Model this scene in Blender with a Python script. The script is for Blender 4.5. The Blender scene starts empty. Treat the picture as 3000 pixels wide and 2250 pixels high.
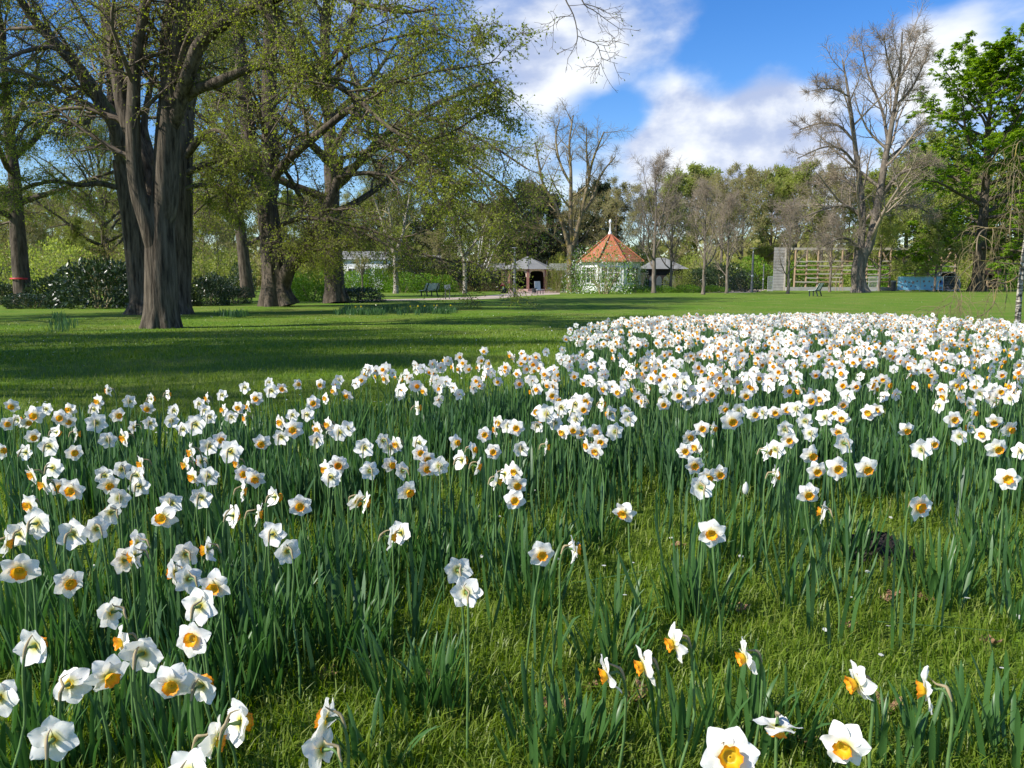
import bpy, math, random
import numpy as np
from mathutils import Vector, Matrix, Euler

# ------------------------------------------------------------------ camera
SC = bpy.context.scene
COL = SC.collection
F = 2245.0                       # focal length in photograph pixels (3000 wide)
CAMH = 1.10
PITCH = math.radians(7.79)
cam_d = bpy.data.cameras.new('camera')
cam_d.sensor_width = 36.0
cam_d.lens = 36.0 * F / 3000.0
cam_d.clip_start = 0.05
cam_d.clip_end = 2000.0
cam = bpy.data.objects.new('camera', cam_d)
cam.location = (0, 0, CAMH)
cam.rotation_euler = (math.pi / 2 - PITCH, 0, 0)
COL.objects.link(cam)
SC.camera = cam

# ------------------------------------------------------------------ sun, exposure
SUN_EL = math.radians(41)
SUN_AZ_VEC = Vector((-1.0, -0.45, 0)).normalized()          # where the sun stands, seen on the ground
sun_dir = Vector((SUN_AZ_VEC.x * math.cos(SUN_EL), SUN_AZ_VEC.y * math.cos(SUN_EL), math.sin(SUN_EL)))
sun_l = bpy.data.lights.new('sun', 'SUN')
sun_l.energy = 5.0
sun_l.angle = math.radians(0.55)
sun_l.color = (1.0, 0.955, 0.88)
sun = bpy.data.objects.new('sun', sun_l)
sun.rotation_euler = sun_dir.to_track_quat('Z', 'Y').to_euler()
sun.location = (-30, -13, 40)
COL.objects.link(sun)
SC.view_settings.view_transform = 'Standard'
SC.view_settings.look = 'None'
SC.view_settings.gamma = 1.0
SC.view_settings.exposure = 0.58
SC.view_settings.use_curve_mapping = False
SC.cycles.use_denoising = True
SC.cycles.denoiser = 'OPENIMAGEDENOISE'
SC.cycles.max_bounces = 5
SC.cycles.transparent_max_bounces = 8
SC.cycles.diffuse_bounces = 3
SC.cycles.glossy_bounces = 2
SC.cycles.transmission_bounces = 3
SC.cycles.sample_clamp_indirect = 4.0

# ------------------------------------------------------------------ pixel helpers (3000 x 2250 photograph)
cp, sp = math.cos(PITCH), math.sin(PITCH)
def gz(y):
    t = min(1.0, max(0.0, (y - 9.0) / 17.0))
    return -0.40 * t * t * (3 - 2 * t)
def gz_np(y):
    t = np.clip((y - 9.0) / 17.0, 0, 1)
    return -0.40 * t * t * (3 - 2 * t)
def ray(px, py):
    x = (px - 1500.0) / F; v = (1125.0 - py) / F
    return Vector((x, cp + v * sp, -sp + v * cp))
def at(px, py, Y):
    d = ray(px, py); k = Y / d.y
    return Vector((d.x * k, Y, CAMH + d.z * k))
def ground(px, py):
    d = ray(px, py); Y = CAMH / -d.z * d.y
    for _ in range(30):
        Y = 0.5 * Y + 0.5 * ((CAMH - gz(Y)) / -d.z * d.y)
    p = at(px, py, Y); p.z = gz(p.y)
    return p

# ------------------------------------------------------------------ world: Nishita sky with broken cloud
W = bpy.data.worlds.new('World'); SC.world = W; W.use_nodes = True
nt = W.node_tree; nt.nodes.clear()
def N(tree, typ, **kw):
    n = tree.nodes.new(typ)
    for k, v in kw.items():
        if k == 'inp':
            for a, b in v.items(): n.inputs[a].default_value = b
        else: setattr(n, k, v)
    return n
def L(tree, a, b): tree.links.new(a, b)
def M2(tree, op, a, b=None, c=None, clamp=False):
    n = tree.nodes.new('ShaderNodeMath'); n.operation = op; n.use_clamp = clamp
    for i, s in enumerate((a, b, c)):
        if s is None: continue
        if isinstance(s, (int, float)): n.inputs[i].default_value = s
        else: tree.links.new(s, n.inputs[i])
    return n.outputs[0]
sky = N(nt, 'ShaderNodeTexSky', sky_type='NISHITA', sun_disc=False)
sky.sun_elevation = SUN_EL
sky.sun_rotation = math.atan2(SUN_AZ_VEC.x, SUN_AZ_VEC.y)
sky.air_density = 1.0; sky.dust_density = 0.25; sky.ozone_density = 3.0; sky.altitude = 50
tc = N(nt, 'ShaderNodeTexCoord')
dirv = tc.outputs['Generated']
mp = N(nt, 'ShaderNodeMapping'); mp.inputs['Scale'].default_value = (1.0, 1.0, 1.75)
L(nt, dirv, mp.inputs['Vector'])
n1 = N(nt, 'ShaderNodeTexNoise', inp={'Scale': 3.6, 'Detail': 9.0, 'Roughness': 0.55, 'Distortion': 0.15})
L(nt, mp.outputs[0], n1.inputs['Vector'])
n2 = N(nt, 'ShaderNodeTexNoise', inp={'Scale': 11.0, 'Detail': 6.0, 'Roughness': 0.55})
L(nt, mp.outputs[0], n2.inputs['Vector'])
blob_sum = None
# cloud banks: centre (photo px), radius (px), weight
for (bx, by, br, bw) in [(2150, 320, 220, .30), (1950, 370, 150, .24), (2330, 300, 170, .20), (2270, 480, 230, .32), (2020, 520, 220, .26),
                         (1600, 60, 260, .20), (1700, 190, 220, .14), (1900, 130, 200, .10), (2700, 210, 200, .24), (2900, 190, 240, .26), (2450, 450, 220, .18), (1700, 540, 240, .20),
                         (2330, 60, 240, -.24), (2100, 170, 130, -.22), (1830, 330, 90, -.20), (1700, 350, 110, -.22), (2600, 20, 200, -.22), (2900, 20, 160, -.2), (1930, 60, 130, .06), (2560, 330, 130, -.10)]:
    d = ray(bx, by).normalized()
    dp = N(nt, 'ShaderNodeVectorMath', operation='DOT_PRODUCT')
    L(nt, dirv, dp.inputs[0]); dp.inputs[1].default_value = d
    ca = math.cos(br / F)
    mr = N(nt, 'ShaderNodeMapRange', interpolation_type='SMOOTHSTEP')
    L(nt, dp.outputs['Value'], mr.inputs['Value'])
    mr.inputs['From Min'].default_value = ca; mr.inputs['From Max'].default_value = 1.0
    mr.inputs['To Min'].default_value = 0.0; mr.inputs['To Max'].default_value = bw
    blob_sum = mr.outputs[0] if blob_sum is None else M2(nt, 'ADD', blob_sum, mr.outputs[0])
cov = M2(nt, 'ADD', n1.outputs[0], blob_sum)
cov = M2(nt, 'ADD', cov, M2(nt, 'MULTIPLY', M2(nt, 'SUBTRACT', n2.outputs[0], 0.5), 0.22))
cm = N(nt, 'ShaderNodeMapRange', interpolation_type='SMOOTHSTEP')
L(nt, cov, cm.inputs['Value'])
cm.inputs['From Min'].default_value = 0.50; cm.inputs['From Max'].default_value = 0.86
# cloud brightness: thick parts a little greyer, edges and sunlit lumps white
shade = N(nt, 'ShaderNodeMapRange', interpolation_type='SMOOTHSTEP')
mp2 = N(nt, 'ShaderNodeMapping'); mp2.inputs['Scale'].default_value = (1.0, 1.0, 1.75); mp2.inputs['Location'].default_value = (0.035, 0, -0.05)
L(nt, dirv, mp2.inputs['Vector'])
n3 = N(nt, 'ShaderNodeTexNoise', inp={'Scale': 3.6, 'Detail': 9.0, 'Roughness': 0.55, 'Distortion': 0.15})
L(nt, mp2.outputs[0], n3.inputs['Vector'])
L(nt, M2(nt, 'SUBTRACT', n1.outputs[0], n3.outputs[0]), shade.inputs['Value'])
shade.inputs['From Min'].default_value = -0.09; shade.inputs['From Max'].default_value = 0.07
mixc = N(nt, 'ShaderNodeMix', data_type='RGBA')
L(nt, shade.outputs[0], mixc.inputs['Factor'])
mixc.inputs['A'].default_value = (5.0, 6.0, 8.6, 1); mixc.inputs['B'].default_value = (10.2, 10.6, 11.2, 1)
hs = N(nt, 'ShaderNodeHueSaturation', inp={'Hue': 0.512, 'Saturation': 1.36, 'Value': 1.85})
L(nt, sky.outputs[0], hs.inputs['Color'])
mixs = N(nt, 'ShaderNodeMix', data_type='RGBA')
L(nt, cm.outputs[0], mixs.inputs['Factor'])
L(nt, hs.outputs[0], mixs.inputs['A']); L(nt, mixc.outputs['Result'], mixs.inputs['B'])
bg = N(nt, 'ShaderNodeBackground', inp={'Strength': 0.066})
L(nt, mixs.outputs['Result'], bg.inputs['Color'])
wo = N(nt, 'ShaderNodeOutputWorld'); L(nt, bg.outputs[0], wo.inputs['Surface'])

# ------------------------------------------------------------------ object helpers
rng = np.random.default_rng(7)
random.seed(7)
def mesh_np(name, V, faces, mats, mi=None, smooth=True):
    """faces: list of int arrays (n,3) or (n,4); mats: list of materials; mi: list of material index per array"""
    me = bpy.data.meshes.new(name)
    V = np.ascontiguousarray(V, dtype=np.float32)
    me.vertices.add(len(V)); me.vertices.foreach_set('co', V.ravel())
    faces = [np.asarray(f, dtype=np.int32) for f in faces]
    keep = [i for i, f in enumerate(faces) if len(f)]
    loops = np.concatenate([faces[i].ravel() for i in keep])
    sizes = np.concatenate([np.full(len(faces[i]), faces[i].shape[1], np.int32) for i in keep])
    me.loops.add(len(loops)); me.loops.foreach_set('vertex_index', loops)
    me.polygons.add(len(sizes))
    starts = np.concatenate([[0], np.cumsum(sizes)[:-1]]).astype(np.int32)
    me.polygons.foreach_set('loop_start', starts)
    me.polygons.foreach_set('loop_total', sizes)
    if mi is not None:
        mis = np.concatenate([(np.full(len(faces[i]), mi[i], np.int32) if np.isscalar(mi[i]) else np.asarray(mi[i], np.int32)) for i in keep])
        me.polygons.foreach_set('material_index', mis)
    me.polygons.foreach_set('use_smooth', np.full(len(sizes), smooth, dtype=bool))
    for m in mats: me.materials.append(m)
    me.update(calc_edges=True)
    return me
def empty(name, loc, rz=0.0, scale=1.0):
    o = bpy.data.objects.new(name, None); o.empty_display_size = 0.1
    o.location = loc; o.rotation_euler = (0, 0, rz); o.scale = (scale,) * 3
    COL.objects.link(o); return o
def tag(o, label=None, cat=None, group=None, kind=None):
    if label: o['label'] = label
    if cat: o['category'] = cat
    if group: o['group'] = group
    if kind: o['kind'] = kind
    return o
def part(name, me, parent=None, loc=(0, 0, 0), rot=None, scale=None, kind=None):
    o = bpy.data.objects.new(name, me)
    o.location = loc
    if rot is not None: o.rotation_euler = rot
    if scale is not None: o.scale = (scale,) * 3 if np.isscalar(scale) else scale
    if parent: o.parent = parent
    COL.objects.link(o)
    if kind: o['kind'] = kind
    return o
def copy_tree(o, parent=None):
    c = o.copy(); COL.objects.link(c); c.parent = parent
    for ch in list(o.children): copy_tree(ch, c)
    return c

class MB:
    """collects boxes / prisms / tubes into one mesh"""
    def __init__(s): s.V = []; s.F = []; s.n = 0; s.MI = []
    def add(s, V, F, mi=0):
        V = [tuple(v) for v in V]
        s.V += V
        for f in F: s.F.append(tuple(i + s.n for i in f)); s.MI.append(mi)
        s.n += len(V)
    def box(s, c, d, rz=0.0, mi=0, rx=0.0, ry=0.0):
        M = Matrix.Translation(c) @ Euler((rx, ry, rz)).to_matrix().to_4x4()
        h = [x / 2 for x in d]
        V = [M @ Vector((sx * h[0], sy * h[1], sz * h[2])) for sx in (-1, 1) for sy in (-1, 1) for sz in (-1, 1)]
        s.add(V, [(0, 1, 3, 2), (4, 6, 7, 5), (0, 4, 5, 1), (2, 3, 7, 6), (0, 2, 6, 4), (1, 5, 7, 3)], mi); return s
    def bar(s, a, b, w, h=None, mi=0):
        a = Vector(a); b = Vector(b); d = b - a; h = h or w
        q = d.to_track_quat('X', 'Z'); M = Matrix.Translation((a + b) / 2) @ q.to_matrix().to_4x4()
        l = d.length / 2
        V = [M @ Vector((sx * l, sy * w / 2, sz * h / 2)) for sx in (-1, 1) for sy in (-1, 1) for sz in (-1, 1)]
        s.add(V, [(0, 1, 3, 2), (4, 6, 7, 5), (0, 4, 5, 1), (2, 3, 7, 6), (0, 2, 6, 4), (1, 5, 7, 3)], mi); return s
    def lathe(s, prof, n=16, c=(0, 0, 0), mi=0, cap=True, sx=1.0, sy=1.0):
        V = []; Fs = []
        for (r, z) in prof:
            for k in range(n):
                a = 2 * math.pi * k / n
                V.append((c[0] + r * math.cos(a) * sx, c[1] + r * math.sin(a) * sy, c[2] + z))
        for i in range(len(prof) - 1):
            for k in range(n):
                k2 = (k + 1) % n
                Fs.append((i * n + k, i * n + k2, (i + 1) * n + k2, (i + 1) * n + k))
        if cap:
            Fs.append(tuple(range(n - 1, -1, -1))); Fs.append(tuple((len(prof) - 1) * n + k for k in range(n)))
        s.add(V, Fs, mi); return s
    def prism(s, poly, h, mi=0):
        """poly: list of 3-D points (planar), extruded by vector h"""
        n = len(poly); h = Vector(h)
        V = [Vector(p) for p in poly] + [Vector(p) + h for p in poly]
        Fs = [tuple(range(n - 1, -1, -1)), tuple(range(n, 2 * n))]
        for k in range(n):
            k2 = (k + 1) % n; Fs.append((k, k2, n + k2, n + k))
        s.add(V, Fs, mi); return s
    def mesh(s, name, *mats, smooth=False):
        me = bpy.data.meshes.new(name)
        me.from_pydata(s.V, [], s.F)
        for m in mats: me.materials.append(m)
        me.polygons.foreach_set('material_index', s.MI)
        import bmesh
        bm = bmesh.new(); bm.from_mesh(me); bmesh.ops.recalc_face_normals(bm, faces=bm.faces); bm.to_mesh(me); bm.free()
        me.polygons.foreach_set('use_smooth', [smooth] * len(me.polygons))
        me.update(); return me
    def build(s, name, parent, *mats, smooth=False, loc=(0, 0, 0), rot=None, kind=None):
        return part(name, s.mesh(name, *mats, smooth=smooth), parent, loc, rot, kind=kind)

# ------------------------------------------------------------------ materials
def newmat(name):
    m = bpy.data.materials.new(name); m.use_nodes = True
    t = m.node_tree; b = t.nodes['Principled BSDF']
    b.inputs['Specular IOR Level'].default_value = 0.3
    return m, t, b
def ramp(t, fac, stops):
    r = t.nodes.new('ShaderNodeValToRGB')
    e = r.color_ramp.elements
    while len(e) < len(stops): e.new(0.5)
    for el, (p, c) in zip(e, stops):
        el.position = p; el.color = (*c, 1)
    t.links.new(fac, r.inputs[0]); return r.outputs[0]
def noise(t, scale, detail=4, rough=0.55, vec=None, coord='Object', sc=None):
    n = t.nodes.new('ShaderNodeTexNoise'); n.inputs['Scale'].default_value = scale
    n.inputs['Detail'].default_value = detail; n.inputs['Roughness'].default_value = rough
    if vec is None:
        c = t.nodes.new('ShaderNodeTexCoord'); vec = c.outputs[coord]
    if sc:
        m = t.nodes.new('ShaderNodeMapping'); m.inputs['Scale'].default_value = sc
        t.links.new(vec, m.inputs['Vector']); vec = m.outputs[0]
    t.links.new(vec, n.inputs['Vector']); return n.outputs['Fac']
def bump(t, b, h, strength=0.4, dist=0.02):
    n = t.nodes.new('ShaderNodeBump'); n.inputs['Strength'].default_value = strength; n.inputs['Distance'].default_value = dist
    t.links.new(h, n.inputs['Height']); t.links.new(n.outputs[0], b.inputs['Normal'])
def mixrgb(t, fac, a, b):
    n = t.nodes.new('ShaderNodeMix'); n.data_type = 'RGBA'
    for s, x in (('Factor', fac), ('A', a), ('B', b)):
        if isinstance(x, (int, float)): n.inputs[s].default_value = x
        elif isinstance(x, tuple): n.inputs[s].default_value = (*x, 1)
        else: t.links.new(x, n.inputs[s])
    return n.outputs['Result']
def plain(name, col, rough=0.6, var=0.12, scale=3.0, metal=0.0, bumpd=0.0, coord='Object'):
    m, t, b = newmat(name)
    f = noise(t, scale, 5, coord=coord)
    lo = tuple(c * (1 - var) for c in col); hi = tuple(min(1, c * (1 + var)) for c in col)
    t.links.new(ramp(t, f, [(0.25, lo), (0.75, hi)]), b.inputs['Base Color'])
    b.inputs['Roughness'].default_value = rough; b.inputs['Metallic'].default_value = metal
    if bumpd: bump(t, b, f, 0.5, bumpd)
    return m
def leafmat(name, cols, trans=0.45, rough=0.45, patch=None, spec=0.3):
    """foliage: colour varies leaf by leaf, light shines through"""
    m, t, b = newmat(name)
    g = t.nodes.new('ShaderNodeNewGeometry')
    n = len(cols)
    c = ramp(t, g.outputs['Random Per Island'], [(i / (n - 1), col) for i, col in enumerate(cols)])
    if patch:
        f = noise(t, patch[0], 3)
        c = mixrgb(t, M2(t, 'MULTIPLY', f, patch[1], clamp=True), c, patch[2])
    t.links.new(c, b.inputs['Base Color'])
    b.inputs['Roughness'].default_value = rough
    b.inputs['Specular IOR Level'].default_value = spec
    tr = t.nodes.new('ShaderNodeBsdfTranslucent')
    hs = t.nodes.new('ShaderNodeHueSaturation'); hs.inputs['Saturation'].default_value = 1.1; hs.inputs['Value'].default_value = 1.25
    t.links.new(c, hs.inputs['Color']); t.links.new(hs.outputs[0], tr.inputs['Color'])
    mx = t.nodes.new('ShaderNodeMixShader'); mx.inputs[0].default_value = trans
    out = t.nodes['Material Output']
    t.links.new(b.outputs[0], mx.inputs[1]); t.links.new(tr.outputs[0], mx.inputs[2]); t.links.new(mx.outputs[0], out.inputs['Surface'])
    return m
def barkmat(name, dark, light, moss=0.0, scale=9.0, zs=0.22, dist=0.03, lichen=None):
    m, t, b = newmat(name)
    f = noise(t, scale, 7, 0.62, sc=(1, 1, zs))
    big = noise(t, scale * 0.18, 3)
    c = ramp(t, f, [(0.36, dark), (0.64, light)])
    c = mixrgb(t, M2(t, 'MULTIPLY', big, 0.25), c, tuple(x * 0.75 for x in light))
    if lichen:
        lf = M2(t, 'MULTIPLY', M2(t, 'SUBTRACT', noise(t, scale * 0.5, 5), 0.52, clamp=True), 7.0, clamp=True)
        c = mixrgb(t, lf, c, lichen)
    if moss:
        g = t.nodes.new('ShaderNodeNewGeometry'); sx = t.nodes.new('ShaderNodeSeparateXYZ')
        t.links.new(g.outputs['Normal'], sx.inputs[0])
        mf = M2(t, 'ADD', M2(t, 'MULTIPLY', sx.outputs['Z'], 0.55), M2(t, 'MULTIPLY', noise(t, 1.6, 5), 1.0))
        mf = M2(t, 'MULTIPLY', M2(t, 'SUBTRACT', mf, 0.72, clamp=True), 6.0 * moss, clamp=True)
        c = mixrgb(t, mf, c, (0.10, 0.12, 0.018))
    t.links.new(c, b.inputs['Base Color']); b.inputs['Roughness'].default_value = 0.9
    b.inputs['Specular IOR Level'].default_value = 0.15
    bump(t, b, f, 0.9, dist); return m

MT = {}
MT['bark_lime'] = barkmat('bark_lime', (0.022, 0.017, 0.012), (0.165, 0.135, 0.10), moss=0.9, scale=9, zs=0.11, dist=0.09)
MT['bark_dark'] = barkmat('bark_dark', (0.035, 0.028, 0.020), (0.15, 0.12, 0.09), moss=0.25, scale=6, dist=0.05)
MT['twig_lime'] = plain('twig_lime', (0.13, 0.10, 0.068), 0.8, 0.3, 1.5)
MT['bark_bare'] = barkmat('bark_bare', (0.07, 0.058, 0.045), (0.24, 0.20, 0.155), scale=4, dist=0.05)
MT['bark_yellow'] = barkmat('bark_yellow', (0.085, 0.068, 0.042), (0.27, 0.21, 0.13), scale=3, dist=0.03, lichen=(0.30, 0.23, 0.05))
MT['twig_bare'] = plain('twig_bare', (0.28, 0.225, 0.165), 0.85, 0.25, 1.0)
MT['twig_olive'] = plain('twig_olive', (0.30, 0.25, 0.14), 0.85, 0.25, 0.6)
MT['twig_yellow'] = plain('twig_yellow', (0.21, 0.165, 0.085), 0.85, 0.25, 0.6)
def birchmat():
    m, t, b = newmat('bark_birch')
    f = noise(t, 7, 5, 0.6, sc=(0.8, 0.8, 3.2)); g = noise(t, 1.3, 3)
    c = ramp(t, f, [(0.44, (0.05, 0.042, 0.034)), (0.54, (0.42, 0.37, 0.30)), (0.8, (0.60, 0.56, 0.5))])
    c = mixrgb(t, M2(t, 'MULTIPLY', M2(t, 'SUBTRACT', g, 0.5, clamp=True), 3.0, clamp=True), c, (0.22, 0.19, 0.08))
    t.links.new(c, b.inputs['Base Color']); b.inputs['Roughness'].default_value = 0.8
    bump(t, b, f, 0.4, 0.01); return m
MT['bark_birch'] = birchmat()
MT['bark_white'] = plain('bark_white', (0.72, 0.69, 0.63), 0.7, 0.15, 4)
MT['leaf_lime'] = leafmat('leaf_lime', [(0.17, 0.21, 0.025), (0.29, 0.34, 0.040), (0.23, 0.28, 0.040), (0.40, 0.44, 0.07)], 0.5)
MT['leaf_chestnut'] = leafmat('leaf_chestnut', [(0.13, 0.23, 0.016), (0.23, 0.36, 0.03), (0.30, 0.43, 0.04)], 0.55)
MT['leaf_pale'] = leafmat('leaf_pale', [(0.26, 0.32, 0.06), (0.36, 0.41, 0.09), (0.31, 0.37, 0.07)], 0.5)
MT['leaf_olive'] = leafmat('leaf_olive', [(0.28, 0.275, 0.075), (0.36, 0.335, 0.11), (0.30, 0.315, 0.085)], 0.5)
MT['leaf_dark'] = leafmat('leaf_dark', [(0.012, 0.026, 0.010), (0.03, 0.055, 0.018), (0.05, 0.085, 0.03)], 0.15, 0.3, spec=0.5)
MT['leaf_hedge'] = leafmat('leaf_hedge', [(0.07, 0.16, 0.014), (0.15, 0.28, 0.026), (0.21, 0.35, 0.036)], 0.4)
MT['leaf_wispy'] = leafmat('leaf_wispy', [(0.15, 0.19, 0.03), (0.24, 0.27, 0.05), (0.18, 0.21, 0.05)], 0.45)
MT['leaf_russet'] = leafmat('leaf_russet', [(0.16, 0.11, 0.05), (0.22, 0.17, 0.06), (0.14, 0.16, 0.04)], 0.4)
MT['flower_white'] = leafmat('flower_white', [(0.62, 0.62, 0.56), (0.78, 0.78, 0.74)], 0.3)
MT['grass'] = leafmat('grass', [(0.06, 0.14, 0.008), (0.13, 0.24, 0.014), (0.20, 0.31, 0.024), (0.31, 0.36, 0.09)], 0.5, 0.4,
                      patch=(0.9, 0.7, (0.20, 0.235, 0.035)))
MT['daff_leaf'] = leafmat('daff_leaf', [(0.036, 0.092, 0.036), (0.065, 0.142, 0.056), (0.062, 0.150, 0.028), (0.11, 0.20, 0.085)], 0.34, 0.40, spec=0.45)
def petalmat():
    m, t, b = newmat('petal')
    g = t.nodes.new('ShaderNodeTexCoord'); ln = t.nodes.new('ShaderNodeVectorMath'); ln.operation = 'LENGTH'
    t.links.new(g.outputs['Object'], ln.inputs[0])
    c = ramp(t, ln.outputs['Value'], [(0.0065, (0.62, 0.55, 0.05)), (0.011, (0.84, 0.81, 0.42)), (0.019, (0.94, 0.92, 0.84)), (0.05, (0.94, 0.925, 0.865))])
    t.links.new(c, b.inputs['Base Color']); b.inputs['Roughness'].default_value = 0.55
    b.inputs['Specular IOR Level'].default_value = 0.15
    f = noise(t, 190, 2, sc=(1.0, 1.0, 0.12)); bump(t, b, f, 0.12, 0.002)
    tr = t.nodes.new('ShaderNodeBsdfTranslucent'); t.links.new(c, tr.inputs['Color'])
    mx = t.nodes.new('ShaderNodeMixShader'); mx.inputs[0].default_value = 0.36
    t.links.new(b.outputs[0], mx.inputs[1]); t.links.new(tr.outputs[0], mx.inputs[2])
    t.links.new(mx.outputs[0], t.nodes['Material Output'].inputs['Surface']); return m
MT['petal'] = petalmat()
def cupmat():
    m, t, b = newmat('cup')
    g = t.nodes.new('ShaderNodeTexCoord'); sx = t.nodes.new('ShaderNodeSeparateXYZ'); t.links.new(g.outputs['Object'], sx.inputs[0])
    depth = M2(t, 'MULTIPLY', sx.outputs['Y'], -60.0)       # cup opens along -Y, 0.016 m deep
    c = ramp(t, depth, [(0.0, (0.62, 0.50, 0.03)), (0.42, (0.86, 0.50, 0.02)), (0.80, (0.92, 0.38, 0.012)), (1.0, (0.90, 0.26, 0.01))])
    t.links.new(c, b.inputs['Base Color']); b.inputs['Roughness'].default_value = 0.5
    tr = t.nodes.new('ShaderNodeBsdfTranslucent'); t.links.new(c, tr.inputs['Color'])
    mx = t.nodes.new('ShaderNodeMixShader'); mx.inputs[0].default_value = 0.35
    t.links.new(b.outputs[0], mx.inputs[1]); t.links.new(tr.outputs[0], mx.inputs[2])
    t.links.new(mx.outputs[0], t.nodes['Material Output'].inputs['Surface']); return m
MT['cup'] = cupmat()
MT['petal_far'] = leafmat('petal_far', [(0.86, 0.84, 0.76), (0.94, 0.92, 0.86)], 0.36, spec=0.1)
MT['cup_far'] = leafmat('cup_far', [(0.90, 0.52, 0.03), (0.90, 0.40, 0.015)], 0.35, spec=0.1)
MT['stem'] = plain('stem_green', (0.10, 0.18, 0.055), 0.45, 0.25, 40)
MT['spathe'] = plain('spathe_papery', (0.34, 0.27, 0.15), 0.7, 0.2, 60)
MT['dry_leaf'] = plain('dry_leaf', (0.26, 0.15, 0.085), 0.8, 0.35, 25)
MT['soil'] = plain('dark_soil', (0.022, 0.018, 0.015), 0.95, 0.4, 20, bumpd=0.02)
# ------------------------------------------------------------------ ground
def lawnmat():
    m, t, b = newmat('lawn')
    f1 = noise(t, 0.35, 5, 0.6); f2 = noise(t, 9.0, 6, 0.7); f3 = noise(t, 60.0, 3, 0.7)
    c = ramp(t, f2, [(0.28, (0.050, 0.115, 0.010)), (0.52, (0.11, 0.20, 0.016)), (0.75, (0.18, 0.26, 0.035))])
    c = mixrgb(t, M2(t, 'MULTIPLY', M2(t, 'SUBTRACT', f1, 0.42, clamp=True), 3.2, clamp=True), c, (0.19, 0.215, 0.045))
    c = mixrgb(t, M2(t, 'MULTIPLY', M2(t, 'SUBTRACT', 0.46, f3, clamp=True), 3.0, clamp=True), c, (0.030, 0.050, 0.010))
    t.links.new(c, b.inputs['Base Color']); b.inputs['Roughness'].default_value = 0.9
    b.inputs['Specular IOR Level'].default_value = 0.1
    bump(t, b, f2, 0.8, 0.10); return m
MT['lawn'] = lawnmat()
MT['path'] = plain('path_gravel', (0.42, 0.34, 0.26), 0.9, 0.15, 1.2, bumpd=0.01)
MT['paving'] = plain('paving_pink', (0.36, 0.25, 0.21), 0.85, 0.15, 1.0)
ys = np.concatenate([np.linspace(-60, -2, 8), np.arange(-1, 30, 0.5), np.linspace(31, 90, 24), np.linspace(100, 520, 16)])
xs = np.concatenate([np.linspace(-320, -40, 12), np.linspace(-36, 36, 49), np.linspace(40, 320, 12)])
GX, GY = np.meshgrid(xs, ys)
GZ = gz_np(GY)
V = np.stack([GX, GY, GZ], -1).reshape(-1, 3)
nx = len(xs); idx = np.arange(len(V)).reshape(len(ys), nx)
Q = np.stack([idx[:-1, :-1], idx[:-1, 1:], idx[1:, 1:], idx[1:, :-1]], -1).reshape(-1, 4)
tag(part('lawn', mesh_np('lawn', V, [Q], [MT['lawn']])), kind='structure')
def sheet(name, pxs, mat, dz=0.006, thick=0.0):
    P = [ground(*p) for p in pxs]
    mb = MB(); mb.add([(p.x, p.y, gz(p.y) + dz) for p in P], [tuple(range(len(P)))])
    o = mb.build(name, None, mat); tag(o, kind='structure'); return o
sheet('gravel_path', [(1040, 881), (1239, 879.5), (1400, 877), (1470, 874), (1515, 868.5), (1640, 862), (1640, 858), (1490, 860), (1400, 869), (1239, 875), (1072, 878.5)], MT['path'])
sheet('forecourt_paving', [(1490, 859.7), (1645, 857.6), (1720, 850), (1720, 846), (1480, 846), (1478, 852)], MT['paving'], 0.010)
sheet('side_path', [(2035, 857.5), (2130, 858), (2212, 857), (2245, 849), (2300, 845.5), (2300, 843.5), (2160, 843.5), (2165, 848), (2110, 853)], MT['path'], 0.008)
sheet('sand_strip', [(2300, 845.2), (2660, 845.2), (2800, 845.0), (2800, 842.5), (2300, 842.5)], MT['path'], 0.014)

# ------------------------------------------------------------------ grass blades (denser near the photographer)
def grass_field():
    rg = np.random.default_rng(3)
    def blades(n, r0, r1, h0, h1, w, seg):
        th = rg.uniform(-0.68, 0.68, n)
        r = np.exp(rg.uniform(np.log(r0), np.log(r1), n))
        x = r * np.sin(th); y = r * np.cos(th)
        z = gz_np(y)
        h = rg.uniform(h0, h1, n) * (0.7 + 0.6 * rg.random(n))
        a = rg.uniform(0, 2 * np.pi, n); lean = rg.uniform(0.15, 1.0, n) * h
        dx, dy = np.cos(a), np.sin(a)
        wa = a + np.pi / 2 + rg.uniform(-.5, .5, n)
        ww = w * rg.uniform(0.6, 1.3, n)
        wx, wy = np.cos(wa) * ww / 2, np.sin(wa) * ww / 2
        b = np.stack([x, y, z - 0.004], -1)
        side = np.stack([wx, wy, np.zeros(n)], -1)
        mid = b + np.stack([dx * lean * .3, dy * lean * .3, h * .62], -1)
        tip = b + np.stack([dx * lean, dy * lean, h * (1 - 0.35 * (lean / h) ** 2)], -1)
        if seg == 2:
            V = np.stack([b - side, b + side, mid + side * .8, mid - side * .8, tip], 1)
            i = np.arange(n)[:, None] * 5
            return V.reshape(-1, 3), i + np.array([[0, 1, 2, 3]]), i + np.array([[3, 2, 4]])
        V = np.stack([b - side, b + side, tip], 1); i = np.arange(n)[:, None] * 3
        return V.reshape(-1, 3), np.zeros((0, 4), int), i + np.array([[0, 1, 2]])
    out = [blades(85000, 0.75, 4.6, 0.045, 0.085, 0.0042, 2), blades(75000, 4.0, 14, 0.045, 0.075, 0.010, 1), blades(50000, 12, 34, 0.04, 0.065, 0.022, 1)]
    Vs, Qs, Ts, o = [], [], [], 0
    for V, Q, T in out:
        Vs.append(V); Qs.append(Q + o); Ts.append(T + o); o += len(V)
    me = mesh_np('grass', np.concatenate(Vs), [np.concatenate(Qs), np.concatenate(Ts)], [MT['grass']])
    tag(part('grass', me), 'short green lawn grass growing among the daffodils', 'grass', kind='stuff')
grass_field()

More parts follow.
